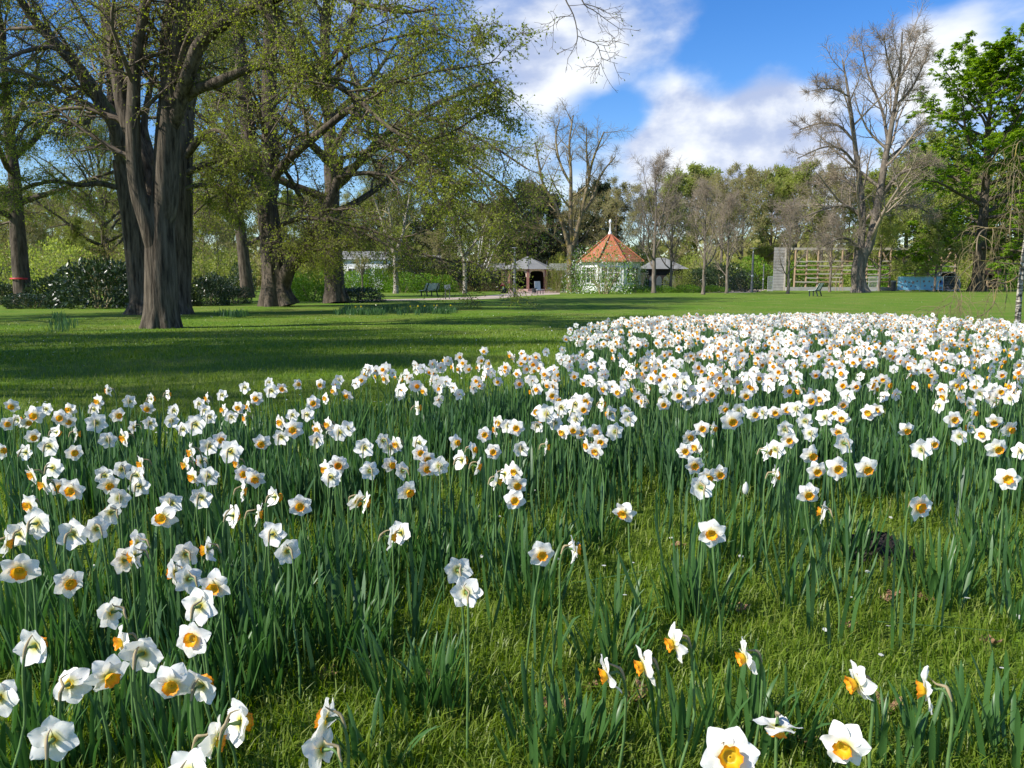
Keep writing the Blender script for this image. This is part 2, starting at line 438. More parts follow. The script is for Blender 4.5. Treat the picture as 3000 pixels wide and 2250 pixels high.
# ------------------------------------------------------------------ trees
def unit(v): return v / np.maximum(np.linalg.norm(v, axis=-1, keepdims=True), 1e-9)
def interp(P, R, t):
    """P (B,K,3), R (B,K), t (B,m) -> points, tangents, radii (B,m,..)"""
    B, K, _ = P.shape
    f = np.clip(t, 0, 0.9999) * (K - 1); i = f.astype(int); u = (f - i)[..., None]
    bi = np.arange(B)[:, None]
    p = P[bi, i] * (1 - u) + P[bi, i + 1] * u
    tan = unit(P[bi, i + 1] - P[bi, i])
    r = R[bi, i] * (1 - u[..., 0]) + R[bi, i + 1] * u[..., 0]
    return p, tan, r
def walk(start, d, Ln, K, up, droop, wig, rg):
    B = len(start); P = np.zeros((B, K, 3)); P[:, 0] = start
    step = (Ln / (K - 1))[:, None]
    for k in range(1, K):
        s = k / (K - 1)
        d = unit(d + rg.normal(0, wig, (B, 3)) + np.array([0, 0, 1.0]) * (up * (1 - s) - droop * s))
        P[:, k] = P[:, k - 1] + d * step
    return P
def spawn(P, R, m, rg, t0=0.25, t1=1.0, ang=(40, 70), Lr=(0.3, 0.6), absL=None, K=6, up=0.0, droop=0.0, wig=0.12, rf=0.55, rmin=0.006, flat=0.0, lt=0.5):
    B = len(P)
    t = t0 + (t1 - t0) * (np.arange(m)[None, :] + rg.random((B, m))) / m
    p, T, r = interp(P, R, t)
    a = np.radians(rg.uniform(*ang, (B, m)))[..., None]
    ref = np.where(np.abs(T[..., 2:3]) > 0.9, np.array([1.0, 0, 0]), np.array([0, 0, 1.0]))
    n = unit(np.cross(T, ref)); b = np.cross(T, n)
    th = (rg.random((B, 1)) * 6.28 + np.arange(m)[None, :] * 2.4 + rg.normal(0, .4, (B, m)))[..., None]
    side = unit(np.cos(th) * n + np.sin(th) * b * (1 - flat))
    d = np.cos(a) * T + np.sin(a) * side
    Lp = np.linalg.norm(np.diff(P, axis=1), axis=-1).sum(1)[:, None]
    Ln = (Lp * rg.uniform(*Lr, (B, m)) if absL is None else rg.uniform(*absL, (B, m))) * (1 - lt * t)
    p, d, Ln, r = p.reshape(-1, 3), d.reshape(-1, 3), Ln.ravel(), r.ravel()
    Pc = walk(p, d, Ln, K, up, droop, wig, rg)
    r0 = np.maximum(np.minimum(r * rf, Ln * 0.03 + 0.004), rmin)
    Rc = r0[:, None] * np.linspace(1, 0.25, K)[None, :]
    return Pc, np.maximum(Rc, rmin * 0.6)
def tubes(P, R, sides, ridge=0.0, rg=None):
    B, K, _ = P.shape
    T = np.empty_like(P); T[:, 1:-1] = P[:, 2:] - P[:, :-2]; T[:, 0] = P[:, 1] - P[:, 0]; T[:, -1] = P[:, -1] - P[:, -2]
    T = unit(T)
    mean = unit(P[:, -1] - P[:, 0])
    ax = np.argmin(np.abs(mean), axis=1)
    ref = np.eye(3)[ax][:, None, :]
    n = unit(np.cross(T, ref)); b = np.cross(T, n)
    a = np.arange(sides) * 2 * np.pi / sides
    ca, sa = np.cos(a)[None, None, :, None], np.sin(a)[None, None, :, None]
    rr = R[:, :, None, None]
    if ridge:
        ph = np.cumsum(np.random.default_rng(5).normal(0, .25, K))[None, :, None, None]
        aa = a[None, None, :, None]
        rr = rr * (1 + ridge * (np.sin(aa * 9 + ph) * .5 + np.sin(aa * 5 - ph * 1.3 + 1) * .6 + np.sin(aa * 17 + ph * 2) * .35))
    V = P[:, :, None, :] + rr * (ca * n[:, :, None, :] + sa * b[:, :, None, :])
    id0 = (np.arange(B)[:, None, None] * K + np.arange(K - 1)[None, :, None]) * sides
    k = np.arange(sides)[None, None, :]; k2 = (k + 1) % sides
    Q = np.stack([id0 + k, id0 + k2, id0 + sides + k2, id0 + sides + k], -1).reshape(-1, 4)
    return V.reshape(-1, 3), Q
def join(parts):
    Vs, Fs, o = [], [], 0
    for V, Q in parts:
        Vs.append(V); Fs.append(Q + o); o += len(V)
    return np.concatenate(Vs), np.concatenate(Fs)
def leaves(P, R, m, size, rg, t0=0.15, droop=0.5, asp=0.75, spread=0.0, jit=0.4):
    """diamond leaf quads hung along twigs"""
    B = len(P)
    t = t0 + (1 - t0) * rg.random((B, m))
    p, T, r = interp(P, R, t)
    p = p.reshape(-1, 3); T = T.reshape(-1, 3); n = len(p)
    if spread: p = p + rg.normal(0, spread, (n, 3))
    d = unit(T * 0.5 + rg.normal(0, 0.7, (n, 3)) - np.array([0, 0, droop]))
    s = unit(np.cross(d, rg.normal(0, 1, (n, 3))))
    sz = (size * rg.uniform(1 - jit, 1 + jit, n))[:, None]
    up = np.cross(s, d)
    V = np.stack([p, p + d * sz * .5 + s * sz * asp * .5 + up * sz * .12, p + d * sz, p + d * sz * .5 - s * sz * asp * .5 + up * sz * .12], 1)
    return V.reshape(-1, 3), np.arange(n * 4).reshape(-1, 4)
def stars(P, R, m, size, rg, k=5, t0=0.3):
    """drooping hand-shaped leaf clusters"""
    B = len(P); t = t0 + (1 - t0) * rg.random((B, m)); p, T, r = interp(P, R, t); p = p.reshape(-1, 3); n = len(p)
    out = []
    a0 = rg.uniform(0, 6.28, n); sz = (size * rg.uniform(.6, 1.3, n))[:, None]
    tilt = rg.normal(0, 0.35, (n, 3))
    for j in range(k):
        a = a0 + j * 2 * np.pi / k
        d = unit(np.stack([np.cos(a), np.sin(a), np.full(n, -0.55)], -1) + tilt)
        s = unit(np.cross(d, np.array([0, 0, 1.0])))
        out.append(np.stack([p, p + d * sz * .6 + s * sz * .2, p + d * sz, p + d * sz * .6 - s * sz * .2], 1))
    V = np.stack(out, 1).reshape(-1, 3)
    return V, np.arange(len(V)).reshape(-1, 4)
def smooth_line(pts, K):
    """Catmull-Rom resample of a polyline"""
    pts = np.asarray(pts, float); n = len(pts)
    if n == 2: return pts[0] + (pts[1] - pts[0]) * np.linspace(0, 1, K)[:, None]
    ext = np.concatenate([[2 * pts[0] - pts[1]], pts, [2 * pts[-1] - pts[-2]]])
    f = np.linspace(0, n - 1.0001, K); i = f.astype(int); u = (f - i)[:, None]
    p0, p1, p2, p3 = ext[i], ext[i + 1], ext[i + 2], ext[i + 3]
    return .5 * ((2 * p1) + (-p0 + p2) * u + (2 * p0 - 5 * p1 + 4 * p2 - p3) * u ** 2 + (-p0 + 3 * p1 - 3 * p2 + p3) * u ** 3)
def trunk_mesh(P, R, bark, sides=28, ridge=0.035, flare=1.6, fh=0.9, roots=7):
    """one trunk tube with ridged bark and a root flare"""
    V, Q = tubes(P[None], R[None], sides, ridge)
    K = len(P); V = V.reshape(K, sides, 3)
    z = P[:, 2] - P[0, 2]
    fl = np.clip(1 - z / fh, 0, 1) ** 2
    a = np.arange(sides) * 2 * np.pi / sides
    lob = 0.55 + 0.45 * np.sin(a * roots + 0.7) + 0.15 * np.sin(a * 3)
    V = P[:, None, :] + (V - P[:, None, :]) * (1 + fl[:, None, None] * (flare - 1) * lob[None, :, None])
    return mesh_np('trunk', V.reshape(-1, 3), [Q], [bark])
def tree_obj(name, label, cat, group, base, trunk, limbs, twigs, foliage, bark, twigmat, leafm, sides=16, limbmat=None):
    """trunk: list of (P,R); limbs: list of (P,R); twigs: list of (P,R,sides) batches; foliage: (V,Q) batches -- all local"""
    e = empty(name, base); tag(e, label, cat, group)
    for P, R, kw in trunk: part('trunk', trunk_mesh(P, R, bark, **kw), e)
    for P, R in limbs:
        V, Q = tubes(P[None], R[None], sides, 0.03)
        part('limb', mesh_np('limb', V, [Q], [limbmat or bark]), e)
    if twigs:
        V, Q = join([tubes(P, R, s) for P, R, s in twigs])
        part('branches', mesh_np('branches', V, [Q], [twigmat]), e, kind='stuff')
    if foliage:
        V, Q = join(foliage)
        part('foliage', mesh_np('foliage', V, [Q], [leafm], smooth=False), e, kind='stuff')
    return e

def lime_crown(limbs, rg, n1=8, n2=8, n3=8, lv=6, leaf=0.075, L1=(0.3, 0.55), L2=(0.3, 0.55), L3=(0.35, 1.1), droop=0.10, t0=0.15, up1=0.06, K1=8, t1=0.1, K3=3):
    """branches, twigs and leaves of a lime in early leaf, arching out and hanging"""
    P0 = np.stack([smooth_line(p, 14) for p, r in limbs]); R0 = np.stack([np.interp(np.linspace(0, 1, 14), np.linspace(0, 1, len(r)), r) for p, r in limbs])
    P1, R1 = spawn(P0, R0, n1, rg, t0, 1.0, (35, 70), L1, K=K1, up=up1, droop=droop, wig=.13, rmin=0.012, lt=.45)
    P2, R2 = spawn(P1, R1, n2, rg, t1, 1.0, (35, 65), L2, K=6, up=0.03, droop=droop * 1.3, wig=.14, rmin=0.007, flat=.45, lt=.4)
    P3, R3 = spawn(P2, R2, n3, rg, 0.1, 1.0, (35, 65), absL=L3, K=K3, up=0, droop=.18, wig=.12, rmin=0.0045, flat=.45, lt=.3)
    lf = leaves(P3, R3, lv, leaf, rg)
    return [(P1, R1, 4), (P2, R2, 3), (P3, R3, 3)], [lf]

def auto_limbs(h, r, rg, n=16, z0=0.18, spread=9.0, tilt=(75, 25), up=0.12, droop=0.05, wig=.10, K=12, lean=0.0, topfrac=0.9, wigt=.03, shape=None):
    """a straight-ish trunk with n limbs up its height"""
    Kt = 24
    z = np.linspace(0, h * topfrac, Kt)
    off = np.cumsum(rg.normal(0, wigt, (Kt, 2)), 0) * (h / 20); off[0] = 0
    P = np.stack([off[:, 0] + lean * z, off[:, 1], z], -1)
    R = r * (1 - 0.93 * (z / z[-1]) ** 1.1) + 0.02
    f = z0 + (0.97 - z0) * np.linspace(0, 1, n) ** 0.9
    p, T, rr = interp(P[None], R[None], f[None])
    az = rg.random() * 6.28 + np.arange(n) * 2.399 + rg.normal(0, .3, n)
    tl = np.radians(tilt[0] + (tilt[1] - tilt[0]) * np.linspace(0, 1, n) + rg.normal(0, 6, n))
    d = np.stack([np.sin(tl) * np.cos(az), np.sin(tl) * np.sin(az), np.cos(tl)], -1)
    s = np.linspace(0, 1, n)
    sh = (0.75 + 0.5 * np.sin(np.pi * (s * .8 + .15))) * (1 - 0.45 * s) if shape is None else shape(s)
    Ln = spread * sh * rg.uniform(.8, 1.15, n)
    PL = walk(p[0], d, Ln, K, up, droop, wig, rg)
    RL = np.minimum(rr[0] * .62, Ln * .022)[:, None] * np.linspace(1, .2, K)[None, :] ** .9
    return (P, R), [(PL[i], RL[i]) for i in range(n)]
# ------------------------------------------------------------------ hero trees traced from the photograph, each limb at its own distance
def trace(pts, crop, Y0, Y1, r0, r1, K=16, base=None, power=1.0):
    """crop=(x0,y0,scale): points given in crop pixels; Y0..Y1: distance along the limb; r in crop pixels"""
    s = np.linspace(0, 1, len(pts))
    W3 = [at(crop[0] + x * crop[2], crop[1] + y * crop[2], Y0 + (Y1 - Y0) * u) for (x, y), u in zip(pts, s)]
    P = smooth_line([tuple(w) for w in W3], K)
    u = np.linspace(0, 1, K) ** power
    R = (r0 + (r1 - r0) * u) * crop[2] * (Y0 + (Y1 - Y0) * np.linspace(0, 1, K)) / F
    R[0] *= .6; R[1] *= .88
    if base is not None: P = P - np.array(base)
    return P, R
C1 = (0, 0, 0.6028); C2 = (700, 0, 0.6027); C3 = (1800, 0, 0.6027)
rg = np.random.default_rng(11)

# --- the big lime in front
YH = 23.0
b = ground(474, 961); b = Vector((b.x, b.y, gz(b.y))); YH = b.y; bt = tuple(b)
tP, tR = trace([(786, 1606), (784, 1500), (783, 1400), (780, 1280), (778, 1180), (778, 1080), (790, 960)], C1, YH, YH, 84, 62, 40, bt, .8)
tP[0, 2] = -0.05; tR[:2] = tR[2]
LB = [
    trace([(775, 1270), (745, 1180), (716, 1080), (676, 960), (652, 800), (646, 600), (650, 450), (657, 300), (690, 110), (715, -60)], C1, YH - .1, YH - .8, 46, 20, 20, bt),
    trace([(775, 1100), (725, 930), (690, 760), (612, 570), (570, 350), (540, 150), (490, -40)], C1, YH + .3, YH + .9, 48, 22, 20, bt),
    trace([(795, 1120), (803, 900), (812, 700), (826, 520), (850, 330), (885, 150), (915, -50)], C1, YH, YH - .3, 62, 42, 20, bt),
    trace([(808, 640), (822, 520), (806, 300), (818, 120), (838, -40)], C1, YH + .25, YH + .6, 34, 26, 14, bt),
    trace([(845, 620), (880, 470), (912, 370), (972, 215), (1100, 105), (1240, 30), (1340, -5)], C1, YH - .2, YH - 2.0, 36, 26, 20, bt),
    trace([(1235, 32), (1290, 55), (1345, 130), (1400, 250), (1470, 318), (1560, 380)], C1, YH - 1.7, YH - 2.6, 22, 10, 16, bt),
    trace([(868, 510), (955, 432), (1060, 400), (1200, 332), (1320, 316), (1420, 352), (1580, 385), (1690, 445), (1770, 505), (1830, 565), (1930, 645), (2060, 690)], C1, YH - .2, YH - 4.0, 28, 8, 26, bt),
    trace([(742, 800), (716, 700), (700, 600), (730, 420), (745, 320)], C1, YH + .5, YH + 1.2, 24, 8, 12, bt),
]
tw, lf = lime_crown([LB[i] for i in (0, 1, 2, 3)], rg, n1=7, n2=10, n3=9, lv=5, leaf=0.058, L1=(0.35, 0.62), t0=0.45)
tw2, lf2 = lime_crown([LB[i] for i in (4, 5, 6)], rg, n1=9, n2=9, n3=10, lv=5, leaf=0.058, L1=(0.22, 0.40), t0=0.45, L3=(.3, .9))
# the long outer sprays at the end of the mossy limb
ends = [trace([(2060, 690), (2200, 640), (2330, 560), (2440, 520)], C1, YH - 4, YH - 4.6, 7, 3, 10, bt),
        trace([(1930, 645), (2050, 740), (2160, 850), (2230, 960)], C1, YH - 4, YH - 4.4, 7, 3, 10, bt),
        trace([(1690, 445), (1850, 420), (2050, 360), (2240, 330), (2420, 300)], C1, YH - 3, YH - 5, 8, 3, 12, bt),
        trace([(1560, 380), (1720, 250), (1930, 180), (2120, 160), (2260, 210)], C1, YH - 2.4, YH - 5, 9, 3, 12, bt),
        trace([(1340, -5), (1560, -30), (1780, 20), (1960, 60), (2120, 40)], C1, YH - 2, YH - 5, 16, 5, 12, bt)]
tw3, lf3 = lime_crown(ends, rg, n1=9, n2=8, n3=9, lv=5, leaf=0.058, L1=(0.25, 0.5), t0=0.1, L3=(.25, .8))
tops = [trace([(715, -60), (740, -400), (800, -800)], C1, YH - .8, YH - 2, 20, 5, 12, bt), trace([(915, -50), (1000, -500), (1150, -900)], C1, YH - .3, YH - 1, 42, 6, 12, bt),
        trace([(490, -40), (400, -400), (330, -750)], C1, YH + .9, YH + 2, 22, 5, 12, bt), trace([(838, -40), (820, -450), (780, -950)], C1, YH + .6, YH + 1, 26, 5, 12, bt), trace([(1340, -5), (1600, -300), (1850, -500)], C1, YH - 2, YH - 2, 20, 5, 12, bt)]
tw4, lf4 = lime_crown(tops, rg, n1=8, n2=7, n3=6, lv=5, leaf=0.12, L1=(0.3, 0.6), t0=0.15, L3=(.5, 1.2), K3=2)
hero = tree_obj('lime_tree', 'huge mossy lime with several upright stems, foremost trunk on the lawn', 'tree', None, b,
                [(tP, tR, dict(sides=64, ridge=0.022, flare=1.28, fh=0.8, roots=9))], LB + ends + tops, tw + tw2 + tw3 + tw4, lf + lf2 + lf3 + lf4, MT['bark_lime'], MT['twig_lime'], MT['leaf_lime'], sides=20)

# --- the twin lime right behind it
b = ground(440, 921); YB = b.y; bt = tuple(b)
tP, tR = trace([(700, 1532), (690, 1420), (668, 1250), (645, 1080), (612, 900), (590, 780)], C1, YB, YB, 62, 40, 30, bt); tP[0, 2] = -.05; tR[:2] = tR[2]
t2P, t2R = trace([(865, 1535), (868, 1400), (880, 1200), (885, 980), (890, 760), (906, 540)], C1, YB + .4, YB + .6, 60, 38, 30, bt); t2P[0, 2] = -.05; t2R[:2] = t2R[2]
LB = [trace([(600, 850), (575, 640), (480, 480), (380, 330), (270, 210), (160, 90), (80, -30)], C1, YB, YB - 2, 40, 16, 20, bt),
      trace([(592, 800), (560, 600), (548, 380), (520, 150), (505, -50)], C1, YB + .3, YB + 1, 36, 20, 16, bt),
      trace([(905, 560), (938, 310), (955, 100), (965, -80)], C1, YB + .6, YB + .6, 40, 26, 14, bt),
      trace([(480, 500), (430, 590), (330, 600), (220, 560), (120, 620), (60, 720)], C1, YB - 1, YB - 3, 14, 5, 16, bt),
      trace([(895, 775), (975, 668), (1060, 632), (1120, 690), (1180, 780)], C1, YB + .4, YB - 1.5, 20, 6, 14, bt),
      trace([(890, 850), (1010, 795), (1120, 770), (1200, 825), (1255, 920)], C1, YB + .4, YB - 1, 18, 6, 14, bt),
      trace([(600, 920), (480, 890), (390, 900), (260, 880), (120, 915), (20, 960)], C1, YB - .2, YB - 2.5, 15, 5, 16, bt),
      trace([(880, 930), (960, 900), (1060, 910), (1120, 950), (1170, 1020)], C1, YB + .4, YB - 1, 13, 4, 12, bt),
      trace([(390, 330), (290, 390), (170, 420), (60, 400), (-60, 430)], C1, YB - 1.3, YB - 3, 13, 5, 14, bt)]
tw, lf = lime_crown(LB[:3], rg, n1=11, n2=9, n3=10, lv=5, leaf=0.062, L1=(0.4, 0.7), t0=0.2)
tw2, lf2 = lime_crown(LB[3:], rg, n1=10, n2=8, n3=9, lv=6, leaf=0.062, L1=(0.2, 0.42), t0=0.2, droop=.16)
tree_obj('lime_tree', 'old lime with two stems rising close behind the foremost mossy lime', 'tree', None, b,
         [(tP, tR, dict(sides=40, ridge=0.05, flare=1.7, fh=.7)), (t2P, t2R, dict(sides=40, ridge=.03, flare=1.5, fh=.7))],
         LB, tw + tw2, lf + lf2, MT['bark_lime'], MT['twig_lime'], MT['leaf_lime'])

# --- the double trunked lime with the spread roots
b = ground(822, 897); YT = b.y; bt = tuple(b)
tP, tR = trace([(200, 1496), (185, 1420), (172, 1300), (160, 1200), (150, 1100), (135, 980)], C2, YT, YT, 64, 46, 30, bt, .9); tP[0, 2] = -.05; tR[:2] = tR[2]
LB = [trace([(205, 1440), (235, 1320), (300, 1240), (360, 1150), (420, 1020), (470, 900), (500, 760)], C2, YT, YT - 2, 40, 14, 18, bt),
      trace([(140, 1040), (112, 900), (62, 760), (36, 560), (12, 300), (-20, 60)], C2, YT, YT + 1, 44, 26, 18, bt),
      trace([(150, 1000), (155, 800), (146, 600), (150, 300), (155, 60), (150, -150)], C2, YT, YT, 42, 26, 18, bt),
      trace([(160, 880), (240, 775), (400, 640), (540, 530), (660, 470), (800, 380)], C2, YT - .2, YT - 4, 24, 9, 18, bt),
      trace([(190, 1100), (300, 1060), (420, 1070), (560, 1110), (700, 1180), (860, 1260)], C2, YT - .2, YT - 4, 13, 4, 16, bt),
      trace([(110, 1000), (60, 930), (-30, 920), (-130, 960), (-240, 1060)], C2, YT - .2, YT - 3, 13, 4, 14, bt),
      trace([(180, 1220), (280, 1200), (380, 1215), (480, 1190)], C2, YT - .3, YT - 3, 10, 3, 12, bt),
      trace([(90, 860), (20, 800), (-60, 760), (-150, 800)], C2, YT, YT - 3, 15, 5, 12, bt),
      trace([(480, 860), (640, 840), (800, 880), (1000, 990), (1150, 1120)], C2, YT - 2, YT - 5, 12, 4, 16, bt),
      trace([(150, -150), (170, -350), (240, -560)], C2, YT, YT - 1, 26, 6, 12, bt), trace([(-20, 60), (-60, -200), (-100, -480)], C2, YT + 1, YT + 3, 26, 6, 12, bt), trace([(155, 60), (300, -150), (500, -360)], C2, YT, YT - 2, 18, 6, 12, bt),
      trace([(500, 770), (780, 700), (1050, 760), (1280, 900), (1380, 1050)], C2, YT - 2, YT - 6, 12, 4, 16, bt),
      trace([(640, 480), (900, 560), (1180, 680), (1400, 820)], C2, YT - 3, YT - 7, 11, 4, 16, bt),
      trace([(420, 1060), (680, 1130), (900, 1235), (1080, 1275), (1250, 1240)], C2, YT - 2, YT - 6, 10, 3, 16, bt),
      trace([(560, 640), (760, 720), (980, 860), (1180, 1010), (1300, 1160)], C2, YT - 3, YT - 5, 11, 4, 16, bt),
      trace([(520, 540), (700, 600), (900, 690), (1100, 800), (1250, 960)], C2, YT - 3, YT - 6, 14, 4, 16, bt)]
tw, lf = lime_crown(LB, rg, n1=12, n2=9, n3=9, lv=5, leaf=0.078, L1=(0.25, 0.5), t0=0.18, droop=.12, L3=(.5, 1.3), K3=2)
tree_obj('lime_tree', 'stout lime with spreading roots and a thick slanting side limb', 'tree', None, b,
         [(tP, tR, dict(sides=48, ridge=0.06, flare=1.75, fh=2.0, roots=6))], LB, tw, lf, MT['bark_dark'], MT['twig_lime'], MT['leaf_lime'])

# --- two wide limes that are shared by the other trunks
def make_wide_lime(seed, h, r, spread, n=20):
    rg = np.random.default_rng(seed)
    (P, R), LBs = auto_limbs(h, r, rg, n=n, z0=.22, spread=spread, tilt=(72, 20), up=.14, droop=.14, wig=.09)
    tw, lf = lime_crown(LBs, rg, n1=9, n2=9, n3=8, lv=5, leaf=0.085, L1=(.28, .5), t0=.22, droop=.13, L3=(.5, 1.4), K3=2)
    return P, R, LBs, tw, lf
P, R, LBs, tw, lf = make_wide_lime(21, 23, .62, 11.5, 24)
b = ground(985, 888); b.z = gz(b.y)
limeA = tree_obj('lime_tree', 'broad lime with dark straight trunk and low sweeping branches beside the bright hedge', 'tree', None, b,
                 [(P, R, dict(sides=28, ridge=.03, flare=1.5, fh=1.2))], LBs, tw, lf, MT['bark_dark'], MT['twig_lime'], MT['leaf_lime'], sides=10)
limeA.rotation_euler.z = 0.4
P, R, LBs, tw, lf = make_wide_lime(34, 21, .50, 8.0, 18)
b = ground(724, 872)
limeB = tree_obj('lime_tree', 'slightly leaning lime behind the stout lime with spreading roots', 'tree', None, b,
                 [(P, R, dict(sides=28, ridge=.03, flare=1.4, fh=1.0))], LBs, tw, lf, MT['bark_dark'], MT['twig_lime'], MT['leaf_lime'], sides=10)
limeB.rotation_euler = (0, math.radians(-4), 0)
def place_copy(src, loc, rz, s, label, group=None, tilt=0.0):
    c = copy_tree(src); c.location = loc; c.rotation_euler = (0, math.radians(tilt), rz); c.scale = (s, s, s)
    c['label'] = label
    if group: c['group'] = group
    elif 'group' in c: del c['group']
    return c
b = ground(68, 893)
c = place_copy(limeB, b, 2.1, 0.93, 'lime with ivy-dark trunk and a red tape round it', tilt=-3)
b = ground(320, 857)
place_copy(limeA, b, 1.2, .8, 'lime with low crown standing behind the dark rhododendrons')
b = ground(560, 849)
place_copy(limeB, b, 4.0, .95, 'lime standing beyond the wispy yellow-green shrubs')
b = ground(1120, 845)
place_copy(limeA, b, 3.3, .85, 'lime in front of the white building')
# limes outside the picture whose shade falls across the lawn
for (x, y, rz, s, src) in [(-17.0, 3.6, 0.8, .70, limeB), (-18.5, 7.2, 3.1, .80, limeB), (-22.5, 11.0, 0.4, .74, limeA), (-28, 26, 2.2, .9, limeB), (-36, 15, 5.0, .75, limeB)]:
    place_copy(src, (x, y, gz(y)), rz, s, 'lime standing out on the lawn beside the group of limes', 'limes beyond the left of the group')
# ------------------------------------------------------------------ bare trees in the middle distance
rg = np.random.default_rng(77)
def bare_crown(limbs, rg, n1=9, n2=8, n3=7, L1=(.25, .5), L3=(.4, 1.2), up=.12, t0=.2, ang=(30, 60), r=.009, K0=14):
    P0 = np.stack([smooth_line(p, K0) for p, q in limbs]); R0 = np.stack([np.interp(np.linspace(0, 1, K0), np.linspace(0, 1, len(q)), q) for p, q in limbs])
    P1, R1 = spawn(P0, R0, n1, rg, t0, 1, ang, L1, K=8, up=up, wig=.10, rmin=r * 2.2)
    P2, R2 = spawn(P1, R1, n2, rg, .15, 1, ang, (.3, .55), K=6, up=up, wig=.10, rmin=r * 1.5)
    P3, R3 = spawn(P2, R2, n3, rg, .15, 1, ang, absL=L3, K=2, up=up, wig=.10, rmin=r)
    return [(P1, R1, 4), (P2, R2, 3), (P3, R3, 3)]
# the tall forked tree on the right lawn
b = ground(2521, 857); YF = b.y; bt = tuple(b)
tP, tR = trace([(1190, 1421), (1186, 1370), (1184, 1320), (1196, 1265), (1203, 1205)], C3, YF, YF, 33, 31, 24, bt); tP[0, 2] = -.05; tR[:2] = tR[2]
LB = [trace([(1195, 1260), (1202, 1130), (1206, 1000), (1176, 760), (1152, 560), (1130, 410), (1108, 290)], C3, YF, YF + 1, 19, 3, 20, bt),
      trace([(1205, 1265), (1245, 1170), (1285, 970), (1312, 800), (1340, 650), (1366, 500), (1388, 330), (1400, 155)], C3, YF, YF - 1, 24, 3, 22, bt),
      trace([(1200, 1230), (1150, 1170), (1090, 1160), (1010, 1200)], C3, YF, YF - 3, 9, 3, 12, bt),
      trace([(1202, 1060), (1130, 1005), (1040, 1010), (900, 1060), (830, 1030)], C3, YF, YF - 4, 8, 2.5, 14, bt),
      trace([(1203, 970), (1150, 890), (1080, 865), (980, 890)], C3, YF, YF + 4, 8, 2.5, 12, bt),
      trace([(1185, 820), (1110, 730), (1020, 715), (890, 770)], C3, YF, YF - 3, 7, 2.5, 12, bt),
      trace([(1168, 690), (1090, 610), (1000, 600), (900, 630)], C3, YF, YF + 3, 7, 2.5, 12, bt),
      trace([(1140, 470), (1060, 430), (960, 440)], C3, YF, YF - 2, 5, 2, 10, bt),
      trace([(1290, 960), (1370, 860), (1450, 820), (1560, 800)], C3, YF, YF - 4, 9, 3, 14, bt),
      trace([(1270, 1080), (1350, 1010), (1450, 1000), (1540, 1040)], C3, YF, YF + 4, 7, 3, 12, bt),
      trace([(1318, 780), (1420, 700), (1500, 640)], C3, YF, YF + 4, 8, 2.5, 12, bt),
      trace([(1330, 700), (1302, 540), (1235, 370), (1205, 230)], C3, YF, YF + 2, 8, 2.5, 14, bt),
      trace([(1362, 520), (1450, 420), (1525, 260)], C3, YF, YF - 2, 8, 2.5, 12, bt),
      trace([(1372, 460), (1330, 300), (1310, 180)], C3, YF, YF - 3, 6, 2, 12, bt),
      trace([(1380, 400), (1450, 250), (1470, 170)], C3, YF, YF + 3, 6, 2, 12, bt)]
tw = bare_crown(LB, rg, n1=12, n2=10, n3=7, L1=(.26, .5), up=.10, r=.015, t0=.12, L3=(.5, 1.5))
tree_obj('forked_tree', 'tall bare tree with a forked trunk on the open lawn near the timber frame', 'tree', None, b,
         [(tP, tR, dict(sides=28, ridge=.04, flare=1.55, fh=1.6, roots=5))], LB, tw, None, MT['bark_bare'], MT['twig_bare'], None, sides=10)
# the yellow-lichened tree by the pavilion
b = ground(1666, 859); YF = b.y; bt = tuple(b)
tP, tR = trace([(1608, 1425), (1610, 1350), (1612, 1260), (1612, 1190)], C2, YF, YF, 18, 17, 16, bt); tP[0, 2] = -.05; tR[:2] = tR[2]
LB = [trace([(1610, 1240), (1585, 1130), (1540, 1000), (1480, 900), (1455, 780), (1440, 690)], C2, YF, YF - 1, 11, 3, 16, bt),
      trace([(1612, 1240), (1612, 1050), (1614, 850), (1606, 700), (1625, 560)], C2, YF, YF + .5, 12, 3, 16, bt),
      trace([(1614, 1240), (1650, 1100), (1690, 920), (1720, 780), (1775, 640)], C2, YF, YF - .5, 12, 3, 16, bt),
      trace([(1660, 1060), (1720, 960), (1760, 850), (1830, 760)], C2, YF, YF + 1.5, 8, 2.5, 12, bt),
      trace([(1595, 1200), (1500, 1130), (1430, 1110), (1370, 1140)], C2, YF, YF - 2, 6, 2, 12, bt),
      trace([(1614, 900), (1560, 790), (1540, 660), (1560, 580)], C2, YF, YF + 2, 7, 2, 12, bt),
      trace([(1700, 870), (1690, 740), (1690, 620)], C2, YF, YF - 2, 6, 2, 12, bt),
      trace([(1530, 990), (1450, 950), (1400, 870)], C2, YF, YF - 1.5, 6, 2, 10, bt)]
tw = bare_crown(LB, rg, n1=10, n2=8, n3=7, L1=(.22, .45), up=.06, r=.010, ang=(35, 65))
P3, R3, _ = tw[-1]
tree_obj('lichened_tree', 'open bare tree with yellow lichen on its stems beside the grey pavilion', 'tree', None, b,
         [(tP, tR, dict(sides=20, ridge=.04, flare=1.3, fh=1.0))], LB, tw, [leaves(P3[::3], R3[::3], 2, .05, rg)], MT['bark_yellow'], MT['twig_yellow'], MT['leaf_pale'], sides=10)

